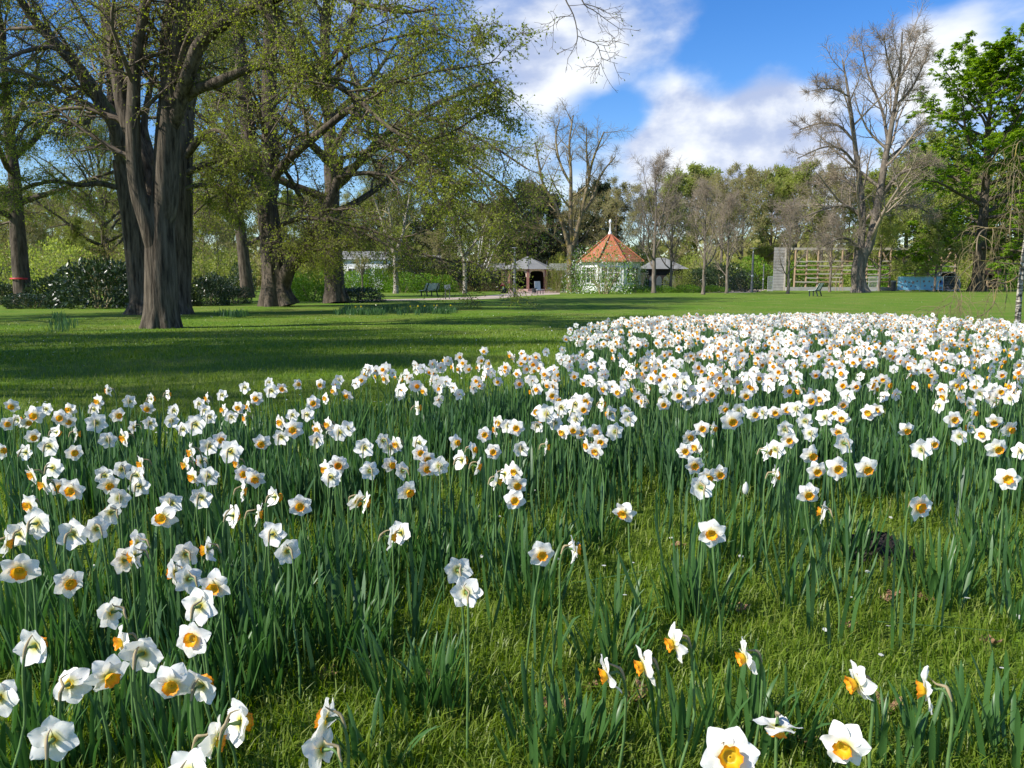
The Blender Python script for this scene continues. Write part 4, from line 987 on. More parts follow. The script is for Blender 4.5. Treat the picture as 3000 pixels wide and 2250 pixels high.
# --- grey pavilion with brick pillars
YP = 96.0
def pavilion():
    cx = (1546 - 1500) / F * YP
    e = empty('garden_pavilion', (cx, YP + 3.0, gz(YP))); tag(e, 'open grey roofed pavilion with brick pillars and side wings', 'pavilion')
    R = 3.25; n = 8; fz = .28; ez = 2.72; pk = 4.35
    vs = [Vector((R * math.sin(k * math.pi / 4), -R * math.cos(k * math.pi / 4), 0)) for k in range(8)]
    mb = MB(); mb.prism([v * 1.12 + Vector((0, 0, -.1)) for v in vs], (0, 0, fz + .1)); mb.build('floor', e, MT['paving'])
    for (dz, r) in [(.10, 1.32), (.19, 1.22)]:
        mb = MB(); mb.prism([v * r + Vector((0, 0, -.1)) for v in vs], (0, 0, dz + .1)); mb.build('step', e, MT['paving'])
    for k in range(8):
        MB().box(vs[k] * .97 + Vector((0, 0, (fz + ez) / 2)), (.34, .34, ez - fz - .02), k * math.pi / 4).build('pillar', e, MT['brick'])
    for k in range(8):
        p, q = vs[k] * .97, vs[(k + 1) % 8] * .97
        u = (q - p).normalized(); l = (q - p).length; nrm = Vector((u.y, -u.x, 0))
        p2, l2 = p + u * .17, l - .34
        # cream lintel with a flat arch cut into it
        pts = [(0, 1.45 + fz), (0, ez), (l2, ez), (l2, 1.45 + fz), (l2 - .08, 1.5 + fz), (l2 - .12, 2.0 + fz), (l2 - .42, 2.26 + fz), (.42, 2.26 + fz), (.12, 2.0 + fz), (.08, 1.5 + fz)]
        # split into three convex-ish pieces
        mb = MB(); th = Vector(nrm * .10)
        def pp(i): return p2 + u * pts[i][0] + Vector((0, 0, pts[i][1])) - th / 2
        mb.prism([pp(0), pp(1), p2 + u * .42 + Vector((0, 0, ez)) - th / 2, pp(7), pp(8), pp(9)], th)
        mb.prism([p2 + u * .42 + Vector((0, 0, ez)) - th / 2, p2 + u * (l2 - .42) + Vector((0, 0, ez)) - th / 2, pp(6), pp(7)], th)
        mb.prism([pp(3), pp(4), pp(5), pp(6), p2 + u * (l2 - .42) + Vector((0, 0, ez)) - th / 2, pp(2)], th)
        mb.build('lintel', e, MT['cream'])
        if k not in (0, 7):        # glazed screen at the back and sides
            f = MB()
            for i in range(4):
                c = p2 + u * (l2 * i / 3); f.box(c + Vector((0, 0, (fz + 2.5) / 2)) - nrm * .12, (.07, .07, 2.5 - fz), math.atan2(u.y, u.x))
            f.box(p2 + u * l2 / 2 + Vector((0, 0, fz + .35)) - nrm * .12, (l2, .06, .7), math.atan2(u.y, u.x))
            f.box(p2 + u * l2 / 2 + Vector((0, 0, 2.32)) - nrm * .12, (l2, .06, .36), math.atan2(u.y, u.x))
            w = f.build('window', e, MT['dark_frame'])
            g = MB(); g.box(p2 + u * l2 / 2 + Vector((0, 0, 1.55)) - nrm * .16, (l2, .012, 1.2), math.atan2(u.y, u.x)); g.build('pane', w, MT['glass'])
    rv = [v * 1.13 + Vector((0, 0, ez + .01)) for v in vs]
    roof = MB(); roof.add([Vector((0, 0, pk))] + rv + [v + Vector((0, 0, -.0)) for v in rv], [(0, k + 1, (k + 1) % 8 + 1) for k in range(8)] + [tuple(range(8, 0, -1))])
    r = roof.build('roof', e, MT['roof_grey'])
    for k in range(8): MB().bar(rv[k] + Vector((0, 0, .02)), (0, 0, pk + .02), .09, .05).build('hip_ridge', r, MT['roof_grey'])
    for sx in (-1, 1):
        # straight wing
        x0, x1 = sx * 2.9, sx * 7.6; yb = 1.0
        xm = (x0 + x1) / 2; Lw = abs(x1 - x0)
        MB().box((xm, yb + 2.6, 1.35), (Lw, .2, 2.7)).build('back_wall', e, MT['dark_wall'])
        MB().box((xm, yb + 1.2, .10), (Lw, 3.0, .24)).build('wing_floor', e, MT['paving'])
        rf = MB(); hz = 3.55
        rf.add([(x0, yb - .5, 2.62), (x1, yb - .5, 2.62), (x1, yb + 1.3, hz), (x0, yb + 1.3, hz), (x0, yb + 3.0, 2.62), (x1, yb + 3.0, 2.62)], [(0, 1, 2, 3), (3, 2, 5, 4), (0, 4, 5, 1), (1, 5, 2), (0, 3, 4)])
        rf.build('wing_roof', e, MT['roof_grey'])
        for i in range(1, 4):
            x = x0 + sx * Lw * i / 3 - sx * .2
            MB().box((x, yb - .1, 1.28), (.34, .34, 2.6)).build('pillar', e, MT['brick'])
            xa = x - sx * Lw / 3
            lb = MB(); lb.box(((x + xa) / 2, yb - .08, 2.47), (Lw / 3 - .36, .1, .28)); lb.box((x - sx * .26, yb - .075, 2.0), (.16, .09, .68)); lb.box((xa + sx * .28, yb - .075, 2.0), (.16, .09, .68))
            lb.build('lintel', e, MT['cream'])
            MB().box(((x + xa) / 2, yb + 2.46, 1.5), (Lw / 3 - .5, .05, 1.5)).build('window', e, MT['glass'])
pavilion()
# --- white house with red pyramid roof
def red_house():
    YR = 97.0; cx = (1640 + 930 * .1627 - 1500) / F * YR
    e = empty('white_house', (cx, YR + 3, gz(YR))); tag(e, 'small white eight-sided house with a mossy red tiled pyramid roof', 'house')
    R = 4.15; a0 = math.radians(18); ez = 3.62; pk = 7.25
    poly_wall(e, R, 8, a0, -.05, ez, MT['white_wall'])
    def fv(k, r): a = a0 + k * math.pi / 4; return Vector((r * math.sin(a), -r * math.cos(a), 0))
    for k, spans in ((0, 1), (7, 1), (6, 1)):
        p, q = fv(k, R), fv(k + 1, R); u = (q - p).normalized(); nr = Vector((u.y, -u.x, 0)); l = (q - p).length; m = (p + q) / 2; az = math.atan2(u.y, u.x)
        w = MB(); W2, H0, H1 = l * .72, 1.0, 3.0
        o = nr * .04
        w.box(m + o + Vector((0, 0, H0)), (W2, .10, .09), az); w.box(m + o + Vector((0, 0, H1)), (W2, .10, .09), az); w.box(m + o + Vector((0, 0, 2.35)), (W2, .09, .07), az)
        for i in range(4): w.box(m + o + u * (W2 * (i / 3 - .5)) + Vector((0, 0, 2.0)), (.09, .11, 2.0), az)
        wd = w.build('window', e, MT['white_paint'])
        MB().box(m + nr * .012 + Vector((0, 0, 2.0)), (W2, .02, 2.0), az).build('pane', wd, MT['glass'])
        MB().box(m + nr * .10 + Vector((0, 0, .86)), (W2 + .25, .22, .09), az).build('sill', wd, MT['white_paint'])
    a = fv(0, R + .09); MB().lathe([(.05, 0), (.05, ez)], 8, (a.x, a.y, 0)).build('downpipe', e, MT['slate_blue'])
    # stepped tile courses, one part each
    nc = 17; Re = R * 1.12
    rf = MB(); rf.add([(0, 0, pk - .75)] + [tuple(fv(k, Re - .12) + Vector((0, 0, ez - .03))) for k in range(8)], [(0, k + 1, (k + 1) % 8 + 1) for k in range(8)] + [tuple(range(8, 0, -1))])
    roof = rf.build('roof', e, MT['dark_wall'])
    for i in range(nc):
        t0, t1 = i / nc, min(.985, (i + 1.12) / nc)
        # slight bell curve at the eaves
        zf = lambda t: ez + (pk - ez) * (t ** 1.12)
        mb = MB(); r0, r1 = Re * (1 - t0), Re * (1 - t1)
        V = [fv(k, r0) + Vector((0, 0, zf(t0) + .075)) for k in range(8)] + [fv(k, r1) + Vector((0, 0, zf(t1) + .02)) for k in range(8)] + [fv(k, r0) + Vector((0, 0, zf(t0) + .01)) for k in range(8)]
        mb.add(V, [(k, (k + 1) % 8, 8 + (k + 1) % 8, 8 + k) for k in range(8)] + [(16 + k, 16 + (k + 1) % 8, (k + 1) % 8, k) for k in range(8)])
        mb.build('tile_course', roof, MT['tile'])
    for k in range(8): MB().bar(fv(k, Re) + Vector((0, 0, ez + .12)), (0, 0, pk + .06), .20, .12).build('hip_ridge', roof, MT['tile'])
    MB().lathe([(.28, pk - .15), (.22, pk + .15), (.09, pk + .5), (.05, pk + 1.2), (.06, pk + 1.3), (.17, pk + 1.45), (.19, pk + 1.6), (.10, pk + 1.75), (.02, pk + 1.85)], 12).build('finial', roof, MT['white_paint'], smooth=True)
red_house()
def annex():
    YA = 103.0; cx = (1945 - 1500) / F * YA
    e = empty('dark_annex', (cx, YA + 3, gz(YA))); tag(e, 'low dark timber annex with a grey hipped roof beside the white house', 'building')
    MB().box((0, 0, 1.4), (5.0, 4.6, 2.9)).build('wall', e, MT['dark_wall'])
    V = [(-3.0, -2.7, 2.86), (3.2, -2.7, 2.86), (3.2, 2.7, 2.86), (-3.0, 2.7, 2.86), (-.6, 0, 4.4), (.5, 0, 4.4)]
    MB().add(V, []) ; mb = MB(); mb.add(V, [(0, 1, 5, 4), (1, 2, 5), (2, 3, 4, 5), (3, 0, 4), (3, 2, 1, 0)]); mb.build('roof', e, MT['roof_grey'])
    for i in range(4):
        x = -2.0 + i * .95
        pts = [(x, -2.36, .3), (x + .7, -2.36, .3), (x + .7, -2.36, 1.5), (x + .6, -2.36, 1.8), (x + .35, -2.36, 1.95), (x + .1, -2.36, 1.8), (x, -2.36, 1.5)]
        m2 = MB(); m2.prism(pts, (0, .05, 0)); m2.build('arched_window', e, MT['slate_blue'])
annex()
def white_hall():
    YW2 = 112.0; x0, x1 = (1005 - 1500) / F * YW2, (1150 - 1500) / F * YW2
    e = empty('white_hall', ((x0 + x1) / 2, YW2, gz(YW2))); tag(e, 'long white building with grey roof half hidden behind the hedge and limes', 'building')
    w = x1 - x0
    MB().box((0, 3, 2.2), (w, 6, 4.5)).build('wall', e, MT['white_wall'])
    MB().box((w / 2 + 3.3, 3.6, 1.7), (6.6, 5, 3.6)).build('wing_wall', e, MT['white_wall'])
    mb = MB(); mb.add([(-w / 2 - .3, -.3, 4.3), (w / 2 + .3, -.3, 4.3), (w / 2 + .3, 3, 5.6), (-w / 2 - .3, 3, 5.6), (w / 2 + .3, 6.3, 4.3), (-w / 2 - .3, 6.3, 4.3)], [(0, 1, 2, 3), (3, 2, 4, 5), (1, 4, 2), (0, 3, 5), (0, 5, 4, 1)]); mb.build('roof', e, MT['roof_grey'])
    mb = MB(); mb.add([(w / 2 - .2, .6, 3.3), (w / 2 + 7.0, .6, 3.3), (w / 2 + 7.0, 3.6, 5.0), (w / 2 - .2, 3.6, 5.0), (w / 2 + 7, 6.6, 3.3), (w / 2 - .2, 6.6, 3.3)], [(0, 1, 2, 3), (3, 2, 4, 5), (1, 4, 2), (0, 3, 5), (0, 5, 4, 1)]); mb.build('roof', e, MT['roof_grey'])
    for i in range(3):
        x = -w / 2 + 1.6 + i * 1.9
        f = MB(); f.box((x, -.04, 2.4), (1.3, .1, 1.4)); wd = f.build('window', e, MT['white_paint'])
        for j in (-1, 1): MB().box((x + j * .3, -.10, 2.4), (.5, .03, 1.2)).build('pane', wd, MT['glass'])
white_hall()
# --- timber climbing frame with grey boarded panel
def timber_frame():
    Y = 102.0; k = Y / F
    X = lambda px: (px - 1500) * k
    Z = lambda py: CAMH + (818 - py) * k - gz(Y)
    e = empty('timber_frame', (X(2520), Y, gz(Y))); tag(e, 'long timber frame of posts and rails with a grey boarded end panel', 'timber frame')
    ox = X(2520)
    top = Z(727)
    nb = 15
    pn = MB().box((X(2274) - ox, .12, top / 2), (X(2290) - X(2258) - .02, .06, top)).build('end_panel', e, MT['dark_wall'])
    for i in range(nb):
        h = top / nb
        MB().box((X(2274) - ox, .04, h * (i + .5)), (X(2290) - X(2258), .07, h - .035)).build('board', pn, MT['timber_grey'])
    MB().box((X(2291.5) - ox, .1, top / 2), (.14, .5, top)).build('corner_post', e, MT['timber_pale'])
    MB().box(((X(2289) + X(2800)) / 2 - ox, .2, Z(731)), (X(2800) - X(2289), .22, .30)).build('top_beam', e, MT['timber_pale'])
    posts = [2322, 2355, 2388, 2424, 2458, 2492, 2530, 2565, 2598, 2636, 2671, 2708, 2746, 2786]
    for i, px in enumerate(posts):
        MB().lathe([(.17, -.05), (.15, 1), (.14, top - .25)], 8, (X(px) - ox, .2, 0)).build('post', e, MT['timber_tan'])
    for j, py in enumerate([766, 780, 791, 803, 814, 825]):
        for a, c in zip(posts[:-1], posts[1:]):
            if random.random() < .12: continue
            z = Z(py) + random.uniform(-.06, .06)
            MB().bar((X(a) - ox, .02, z), (X(c) - ox, .02, z + random.uniform(-.05, .05)), .09, .16).build('rail', e, MT['timber_pale'] if random.random() < .6 else MT['timber_tan'])
    for px, d in ((2671, 1), (2708, -1), (2746, 1), (2565, -1), (2598, -1)):
        MB().bar((X(px) - ox, .2, top * .55), (X(px + d * 26) - ox, .2, top * .9), .16).build('brace', e, MT['timber_tan'])
    MB().box(((X(2293) + X(2620)) / 2 - ox, -.35, .22), (X(2620) - X(2293), .3, .5)).build('planter_edge', e, MT['timber_grey'])
    # tunnel mouth
    cx = X(2752) - ox; r = X(2790) - X(2752)
    pts = [(-.95 * r, 0), (-1.0 * r, .8), (-.45 * r, 1.0 * 2.4), (.45 * r, 2.4), (1.0 * r, .9), (.95 * r, 0)]
    t = MB()
    for a, c in zip(pts[:-1], pts[1:]): t.bar((cx + a[0], -.6, a[1]), (cx + c[0], -.6, c[1]), .9, .16)
    t.build('tunnel_mouth', e, MT['timber_grey'])
    m = MB(); m.prism([(cx + a, -.2, z) for a, z in pts], (0, .05, 0)); m.build('tunnel_shade', e, MT['dark_wall'])  # dark sheet across the tunnel, standing in for the shade inside
timber_frame()
def play_hut():
    Y = 112; k = Y / F; b = Vector(((2895 - 1500) * k, Y, gz(Y)))
    e = empty('play_hut', b); tag(e, 'small wooden play hut with reddish roof behind the birch', 'hut')
    for sx in (-1, 1):
        for sy in (-1, 1): MB().box((sx * 1.3, sy * .9, 1.1), (.16, .16, 2.3)).build('post', e, MT['timber_tan'])
    for z in (.5, 1.0, 1.5): MB().box((0, -.95, z), (2.7, .07, .12)).build('rail', e, MT['timber_tan'])
    MB().box((0, .95, 1.1), (2.6, .08, 2.1)).build('back_wall', e, MT['dark_wall'])
    mb = MB(); mb.add([(-1.7, -1.2, 2.15), (1.7, -1.2, 2.15), (1.7, 1.2, 2.15), (-1.7, 1.2, 2.15), (-.9, 0, 3.1), (.9, 0, 3.1)], [(0, 1, 5, 4), (1, 2, 5), (2, 3, 4, 5), (3, 0, 4), (3, 2, 1, 0)]); mb.build('roof', e, MT['tile'])
play_hut()
# --- banner fence
def banner_fence():
    Y = 98.0; k = Y / F; X = lambda px: (px - 1500) * k
    def panel(a, c, label, printed=True, icons=()):
        e = empty('banner_fence' if printed else 'mesh_fence', ((X(a) + X(c)) / 2, Y, gz(Y))); tag(e, label, 'fence panel', 'site fence panels')
        w = X(c) - X(a); top = 1.85
        f = MB()
        for s in (-1, 1): f.bar((s * w / 2, 0, 0), (s * w / 2, 0, top), .045)
        f.bar((-w / 2, 0, top), (w / 2, 0, top), .045); f.bar((-w / 2, 0, .15), (w / 2, 0, .15), .045)
        f.build('frame', e, MT['metal_pale'])
        MB().box((0, 0, .06), (.7, .25, .14)).build('foot', e, MT['timber_grey'])
        if printed:
            MB().box((0, -.05, .98), (w - .04, .012, 1.62)).build('banner', e, MT['blue_print'])
            for (u, v, r) in icons:
                d = MB(); d.lathe([(r, 0), (r, .006)], 14); o = d.build('printed_icon', e, MT['print_blue'] if r > .25 else MT['print_brown'], loc=(u * w, -.058, .2 + v * 1.55), rot=(math.pi / 2, 0, 0))
        else:
            m = MB()
            for i in range(1, 13): m.bar((-w / 2 + w * i / 13, 0, .15), (-w / 2 + w * i / 13, 0, top), .012)
            for i in range(1, 5): m.bar((-w / 2, 0, .15 + i * .34), (w / 2, 0, .15 + i * .34), .012)
            m.build('wire_mesh', e, MT['metal_pale'])
    rr = random.Random(4)
    ic = lambda n: [(-.36 + .72 * i / (n - 1), .62 + rr.uniform(-.06, .06), rr.choice([.11, .15, .18])) for i in range(n)] + [(-.3 + .6 * i / (n - 2), .25 + rr.uniform(-.05, .05), rr.choice([.09, .13])) for i in range(n - 1)]
    panel(2620, 2685, 'blue printed banner fence panel beside the litter bin', icons=ic(5))
    panel(2686, 2752, 'blue printed banner fence panel with a dark blue disc', icons=ic(4) + [(.40, .55, .30), (.40, .12, .2)])
    panel(2753, 2800, 'bare mesh fence panel before the tunnel mouth', False); panel(2536, 2562, 'short mesh fence panel right of the forked tree', False); panel(2243, 2258, 'green tinged mesh fence panel at the grey boarded panel', False)
banner_fence()

# ------------------------------------------------------------------ street furniture
def bench(px, py, rz, label):
    b = ground(px, py); e = empty('park_bench', b, rz); tag(e, label, 'bench', 'park benches on the lawn')
    s = 1.12; e.scale = (s, s, s); Lb = 1.7
    for i in range(4): MB().box((0, -.30 + i * .13, .45 + .01 * i), (Lb, .11, .04)).build('seat_slat', e, MT['slat_pale'])
    for i in range(5): MB().box((0, .22 + .055 * i, .56 + i * .105), (Lb, .03, .085), rx=-.35).build('back_slat', e, MT['slat_pale'])
    for x in (-.62, .62):
        m = MB(); m.bar((x, -.34, .42), (x, .26, .42), .07, .07); m.bar((x, -.28, 0), (x, -.30, .42), .07, .08); m.bar((x, .34, 0), (x, .20, .45), .07, .08); m.bar((x, .20, .42), (x, .48, 1.04), .07, .06)
        m.build('frame', e, MT['slat_dark'])
bench(1258, 868, math.radians(168) + math.pi / 2 * .75, 'pale slatted park bench on the lawn before the bright hedge')
bench(2388, 868, math.radians(168) + math.pi / 2 * .75, 'pale slatted park bench standing alone on the open lawn near the forked tree')
def lamp(px, py, h, label, arm=True, r=.07):
    b = ground(px, py); e = empty('lamp_post', b); tag(e, label, 'lamp post', 'lamp posts along the paths')
    MB().lathe([(r * 1.5, -.02), (r * 1.5, h * .25), (r * 1.2, h * .27), (r * 1.15, h * .82), (r * 1.3, h * .83), (r * 1.3, h * .85), (r, h * .86), (r * .9, h)], 12).build('pole', e, MT['metal_grey'])
    MB().lathe([(r * 1.55, h * .40), (r * 1.55, h * .44)], 12).build('collar', e, MT['metal_pale'])
    if arm:
        MB().lathe([(r * .5, h), (r * .5, h + .45)], 8).build('lamp_glass', e, MT['white_paint'])
        MB().lathe([(.05, h + .50), (.42, h + .45), (.44, h + .42), (.05, h + .40)], 20).build('lamp_cap', e, MT['metal_grey'])
lamp(1508, 866, 3.9, 'grey lamp post standing on the path edge before the pavilion', r=.10)
lamp(1602, 851, 3.9, 'thin grey lamp post right of the pavilion', arm=False, r=.045)
lamp(2202, 857, 4.5, 'tall grey lamp post with flat cap where the side path bends', r=.10)
lamp(2235, 850, 3.6, 'shorter dark post beside the side path', arm=False, r=.07); lamp(2170, 844, 3.0, 'distant lamp post in the green undergrowth', arm=True, r=.05)
def wheelie():
    b = ground(1474, 859); e = empty('wheelie_bin', b); tag(e, 'black wheelie bin with red lid and white sticker', 'bin'); k = b.y / F
    h = 24 * k; w = 14 * k
    mb = MB(); mb.add([(sx * w * (.42 if z == 0 else .5), sy * w * (.42 if z == 0 else .5), z * h * .9) for z in (0, 1) for sx, sy in ((-1, -1), (1, -1), (1, 1), (-1, 1))], [(0, 1, 2, 3), (4, 5, 6, 7), (0, 1, 5, 4), (1, 2, 6, 5), (2, 3, 7, 6), (3, 0, 4, 7)]); mb.build('body', e, MT['metal_dark'])
    mb = MB(); mb.box((0, 0, h * .93), (w * 1.1, w * 1.15, h * .06)); mb.box((0, 0, h * .985), (w * .95, w, h * .05)); mb.build('lid', e, MT['red'])
    MB().box((0, -w * .505, h * .6), (w * .36, .02, h * .28), rx=.06).build('sticker', e, MT['white_paint'])
    for s in (-1, 1): MB().lathe([(.12, -.04), (.12, .04)], 12).build('wheel', e, MT['metal_dark'], loc=(s * w * .42, w * .42, .12), rot=(0, math.pi / 2, 0))
    e2 = empty('wheelie_bin', (b.x + w * .75, b.y + w * .9, b.z)); tag(e2, 'dark blue-grey wheelie bin behind the red lidded one', 'bin')
    MB().box((0, 0, h * .5), (w * .7, w * .8, h)).build('body', e2, MT['metal_dark']); MB().box((0, 0, h * 1.04), (w * .76, w * .9, h * .09), ry=.15).build('lid', e2, MT['slate_blue'])
wheelie()
def litter(px, py, hpx, label, stand=False):
    b = ground(px, py); e = empty('litter_bin', b); tag(e, label, 'bin'); k = b.y / F; h = hpx * k
    if stand:
        for s in (-1, 1): MB().bar((s * .2, 0, 0), (s * .2, 0, h * .5), .04).build('leg', e, MT['metal_dark'])
        MB().lathe([(.22, h * .3), (.25, h * .95), (.27, h)], 16).build('basket', e, MT['metal_dark'])
    else:
        MB().lathe([(.26, 0), (.30, .05), (.30, h * .86)], 18).build('body', e, MT['metal_dark'])
        MB().lathe([(.33, h * .86), (.33, h * .93), (.24, h)], 18).build('lid', e, MT['slate_blue'])
litter(2616, 853, 31, 'tall dark litter bin on the lawn left of the blue banner'); litter(1565, 862.5, 18, 'dark litter basket on legs beside the pale chair', True)
def chair():
    b = ground(1579, 862.5); e = empty('park_chair', b, .6); tag(e, 'pale grey upright chair facing away beside the litter basket', 'chair'); k = b.y / F
    for i in range(4): MB().box((-.27 + i * .18, .25, .82), (.15, .04, .95), rx=-.12).build('back_slat', e, MT['metal_pale'])
    MB().box((0, 0, .45), (.75, .55, .05)).build('seat', e, MT['metal_pale'])
    for sx in (-1, 1):
        for sy in (-1, 1): MB().box((sx * .33, sy * .23, .22), (.05, .05, .46)).build('leg', e, MT['metal_dark'])
chair()
b = ground(1608, 853); e = empty('stone_block', b); tag(e, 'low white concrete block at the edge of the forecourt', 'block'); MB().box((0, 0, .22), (.65, .5, .46)).build('block_body', e, MT['white_paint']); MB().box((.55, 0, .10), (.5, .5, .22), ry=.45).build('block_ramp', e, MT['white_paint'])
def info_board():
    b = ground(1311, 876.5); e = empty('info_board', b, .1); tag(e, 'slanted information board on two posts beside the path', 'board'); k = b.y / F
    h = 34 * k
    for s in (-1, 1): MB().box((s * 6 * k, 0, h / 2), (.07, .05, h)).build('leg', e, MT['metal_grey'])
    MB().box((0, -.06, h), (17 * k, .05, .55), rx=-.9, ry=-.12).build('panel', e, MT['slate_blue'])
info_board()
for px, lab in ((2448, 'left'), (2458, 'mid'), (2468, 'right')):
    b = ground(px, 853.5); o = MB().lathe([(.04, -.02), (.04, 1.55), (.015, 1.62)], 8).build('tree_stake', None, MT['timber_tan'], loc=b); tag(o, 'thin wooden stake of a trio on the lawn', 'stake', 'stakes left of the forked tree')
b = ground(2313, 852); tag(MB().lathe([(.035, -.02), (.035, 1.5), (.01, 1.56)], 8).build('tree_stake', None, MT['timber_pale'], loc=b), 'pale stake beside the small spreading bare tree', 'stake')
# tape round the left lime
b = ground(68, 893); k = b.y / F
tp = MB(); tp.lathe([(.50, 0), (.52, .02), (.52, .07), (.50, .09)], 20, cap=False); o = tp.build('marker_tape', None, MT['red'], loc=(b.x - .05, b.y, b.z + 2.7 * .55), smooth=True); tag(o, 'red and white marker tape tied round a lime trunk', 'tape')

# ------------------------------------------------------------------ small trees by the hedge
def stem_tree(name, px, py, hpx, r, mat, label, fork=3, leafm=None, seed=1, cat='tree', white=False, spread=.5, up=.12, twig='twig_olive', z0=.35):
    b = ground(px, py); k = b.y / F; h = hpx * k; rg = np.random.default_rng(seed)
    z = np.linspace(-.03, h * z0, 10); P = np.stack([.02 * np.sin(z), 0 * z, z], -1); Rr = np.linspace(r, r * .8, 10)
    a = np.arange(fork) * 6.28 / fork + .5
    st = np.repeat(P[-1:], fork, 0) - np.array([0, 0, .15]); d = unit(np.stack([np.cos(a) * spread, np.sin(a) * spread, np.full(fork, 1.0)], -1))
    PL = walk(st, d, np.full(fork, h * (1 - z0)), 10, up, 0, .08, rg); RL = np.linspace(r * .75, r * .2, 10)[None] * np.ones((fork, 1))
    P1, R1 = spawn(PL, RL, 8, rg, .2, 1, (30, 60), (.3, .5), K=6, up=.05, droop=.05, rmin=.012)
    P2, R2 = spawn(P1, R1, 8, rg, .2, 1, (30, 60), (.3, .5), K=4, droop=.1, rmin=.009)
    P3, R3 = spawn(P2, R2, 5, rg, .2, 1, (30, 60), absL=(.2, .5), K=3, droop=.2, rmin=.006)
    tree_obj(name, label, cat, None, b, [(P, Rr, dict(sides=12, ridge=.02, flare=1.25, fh=.4))], [(PL[i], RL[i]) for i in range(fork)], [(P1, R1, 4), (P2, R2, 3), (P3, R3, 3)],
             [leaves(P3, R3, 3, .06, rg)] if leafm else None, mat, MT[twig], leafm, sides=8)
stem_tree('young_tree', 1062, 857, 105, .10, MT['bark_bare'], 'slim young tree with round head before the bright hedge', 4, MT['leaf_olive'], 1, spread=.6, z0=.5)
stem_tree('birch_tree', 1160, 860, 330, .28, MT['bark_birch'], 'birch with black and white trunk in front of the bright hedge', 3, MT['leaf_lime'], 2)
stem_tree('birch_tree', 1362, 860, 300, .24, MT['bark_birch'], 'birch with dark lower trunk right of the info board', 3, MT['leaf_lime'], 3)
stem_tree('birch_tree', 1400, 852, 190, .20, MT['bark_white'], 'many stemmed pure white birch left of the pavilion', 6, MT['leaf_lime'], 4, spread=.55, z0=.10)

# ------------------------------------------------------------------ far walker
def walker():
    b = ground(2162, 846); k = b.y / F
    e = empty('person', b, .4); tag(e, 'person in dark clothes walking on the side path with a pale bag', 'person')
    J = {'pel': (0, 0, .92), 'ch': (0, .02, 1.28), 'nk': (0, .02, 1.47), 'hd': (0, 0, 1.60), 'ht': (0, 0, 1.72), 'ls': (-.17, 0, 1.40), 'le': (-.24, .04, 1.14), 'lh': (-.25, -.04, .90), 'rs': (.17, 0, 1.40), 're': (.24, -.04, 1.14), 'rh': (.26, -.10, .90),
         'lhp': (-.09, 0, .88), 'lk': (-.10, -.10, .48), 'lf': (-.10, -.02, .07), 'lt': (-.10, -.16, .04), 'rhp': (.09, 0, .88), 'rk': (.10, .04, .48), 'rf': (.10, .16, .08), 'rt': (.10, .04, .04)}
    Rd = {'pel': .15, 'ch': .16, 'nk': .06, 'hd': .10, 'ht': .07, 'ls': .07, 'le': .05, 'lh': .04, 'rs': .07, 're': .05, 'rh': .04, 'lhp': .10, 'lk': .07, 'lf': .05, 'lt': .04, 'rhp': .10, 'rk': .07, 'rf': .05, 'rt': .04}
    E = [('pel', 'ch'), ('ch', 'nk'), ('nk', 'hd'), ('hd', 'ht'), ('ch', 'ls'), ('ls', 'le'), ('le', 'lh'), ('ch', 'rs'), ('rs', 're'), ('re', 'rh'), ('pel', 'lhp'), ('lhp', 'lk'), ('lk', 'lf'), ('lf', 'lt'), ('pel', 'rhp'), ('rhp', 'rk'), ('rk', 'rf'), ('rf', 'rt')]
    ks = list(J); me = bpy.data.meshes.new('body'); me.from_pydata([J[q] for q in ks], [(ks.index(a), ks.index(c)) for a, c in E], [])
    me.materials.append(MT['dark_frame'])
    o = part('body', me, e); md = o.modifiers.new('skin', 'SKIN'); o.modifiers.new('sub', 'SUBSURF').levels = 1; o.modifiers['sub'].render_levels = 1
    for i, q in enumerate(ks):
        me.skin_vertices[0].data[i].radius = (Rd[q],) * 2
    me.skin_vertices[0].data[0].use_root = True
    MB().lathe([(.105, 1.60), (.115, 1.66), (.09, 1.74), (.03, 1.76)], 12).build('hair', e, MT['metal_dark'], smooth=True)
    bagb = empty('carrier_bag', (b.x + .35, b.y - .1, b.z)); tag(bagb, 'pale carrier bag held by the far walker', 'bag'); bm_ = MB(); bm_.box((0, 0, .62), (.28, .14, .36)); bm_.build('bag_body', bagb, MT['white_paint']); h_ = MB(); h_.bar((-.08, 0, .78), (-.02, 0, .93), .02); h_.bar((.08, 0, .78), (.02, 0, .93), .02); h_.build('bag_handle', bagb, MT['white_paint'])
walker()
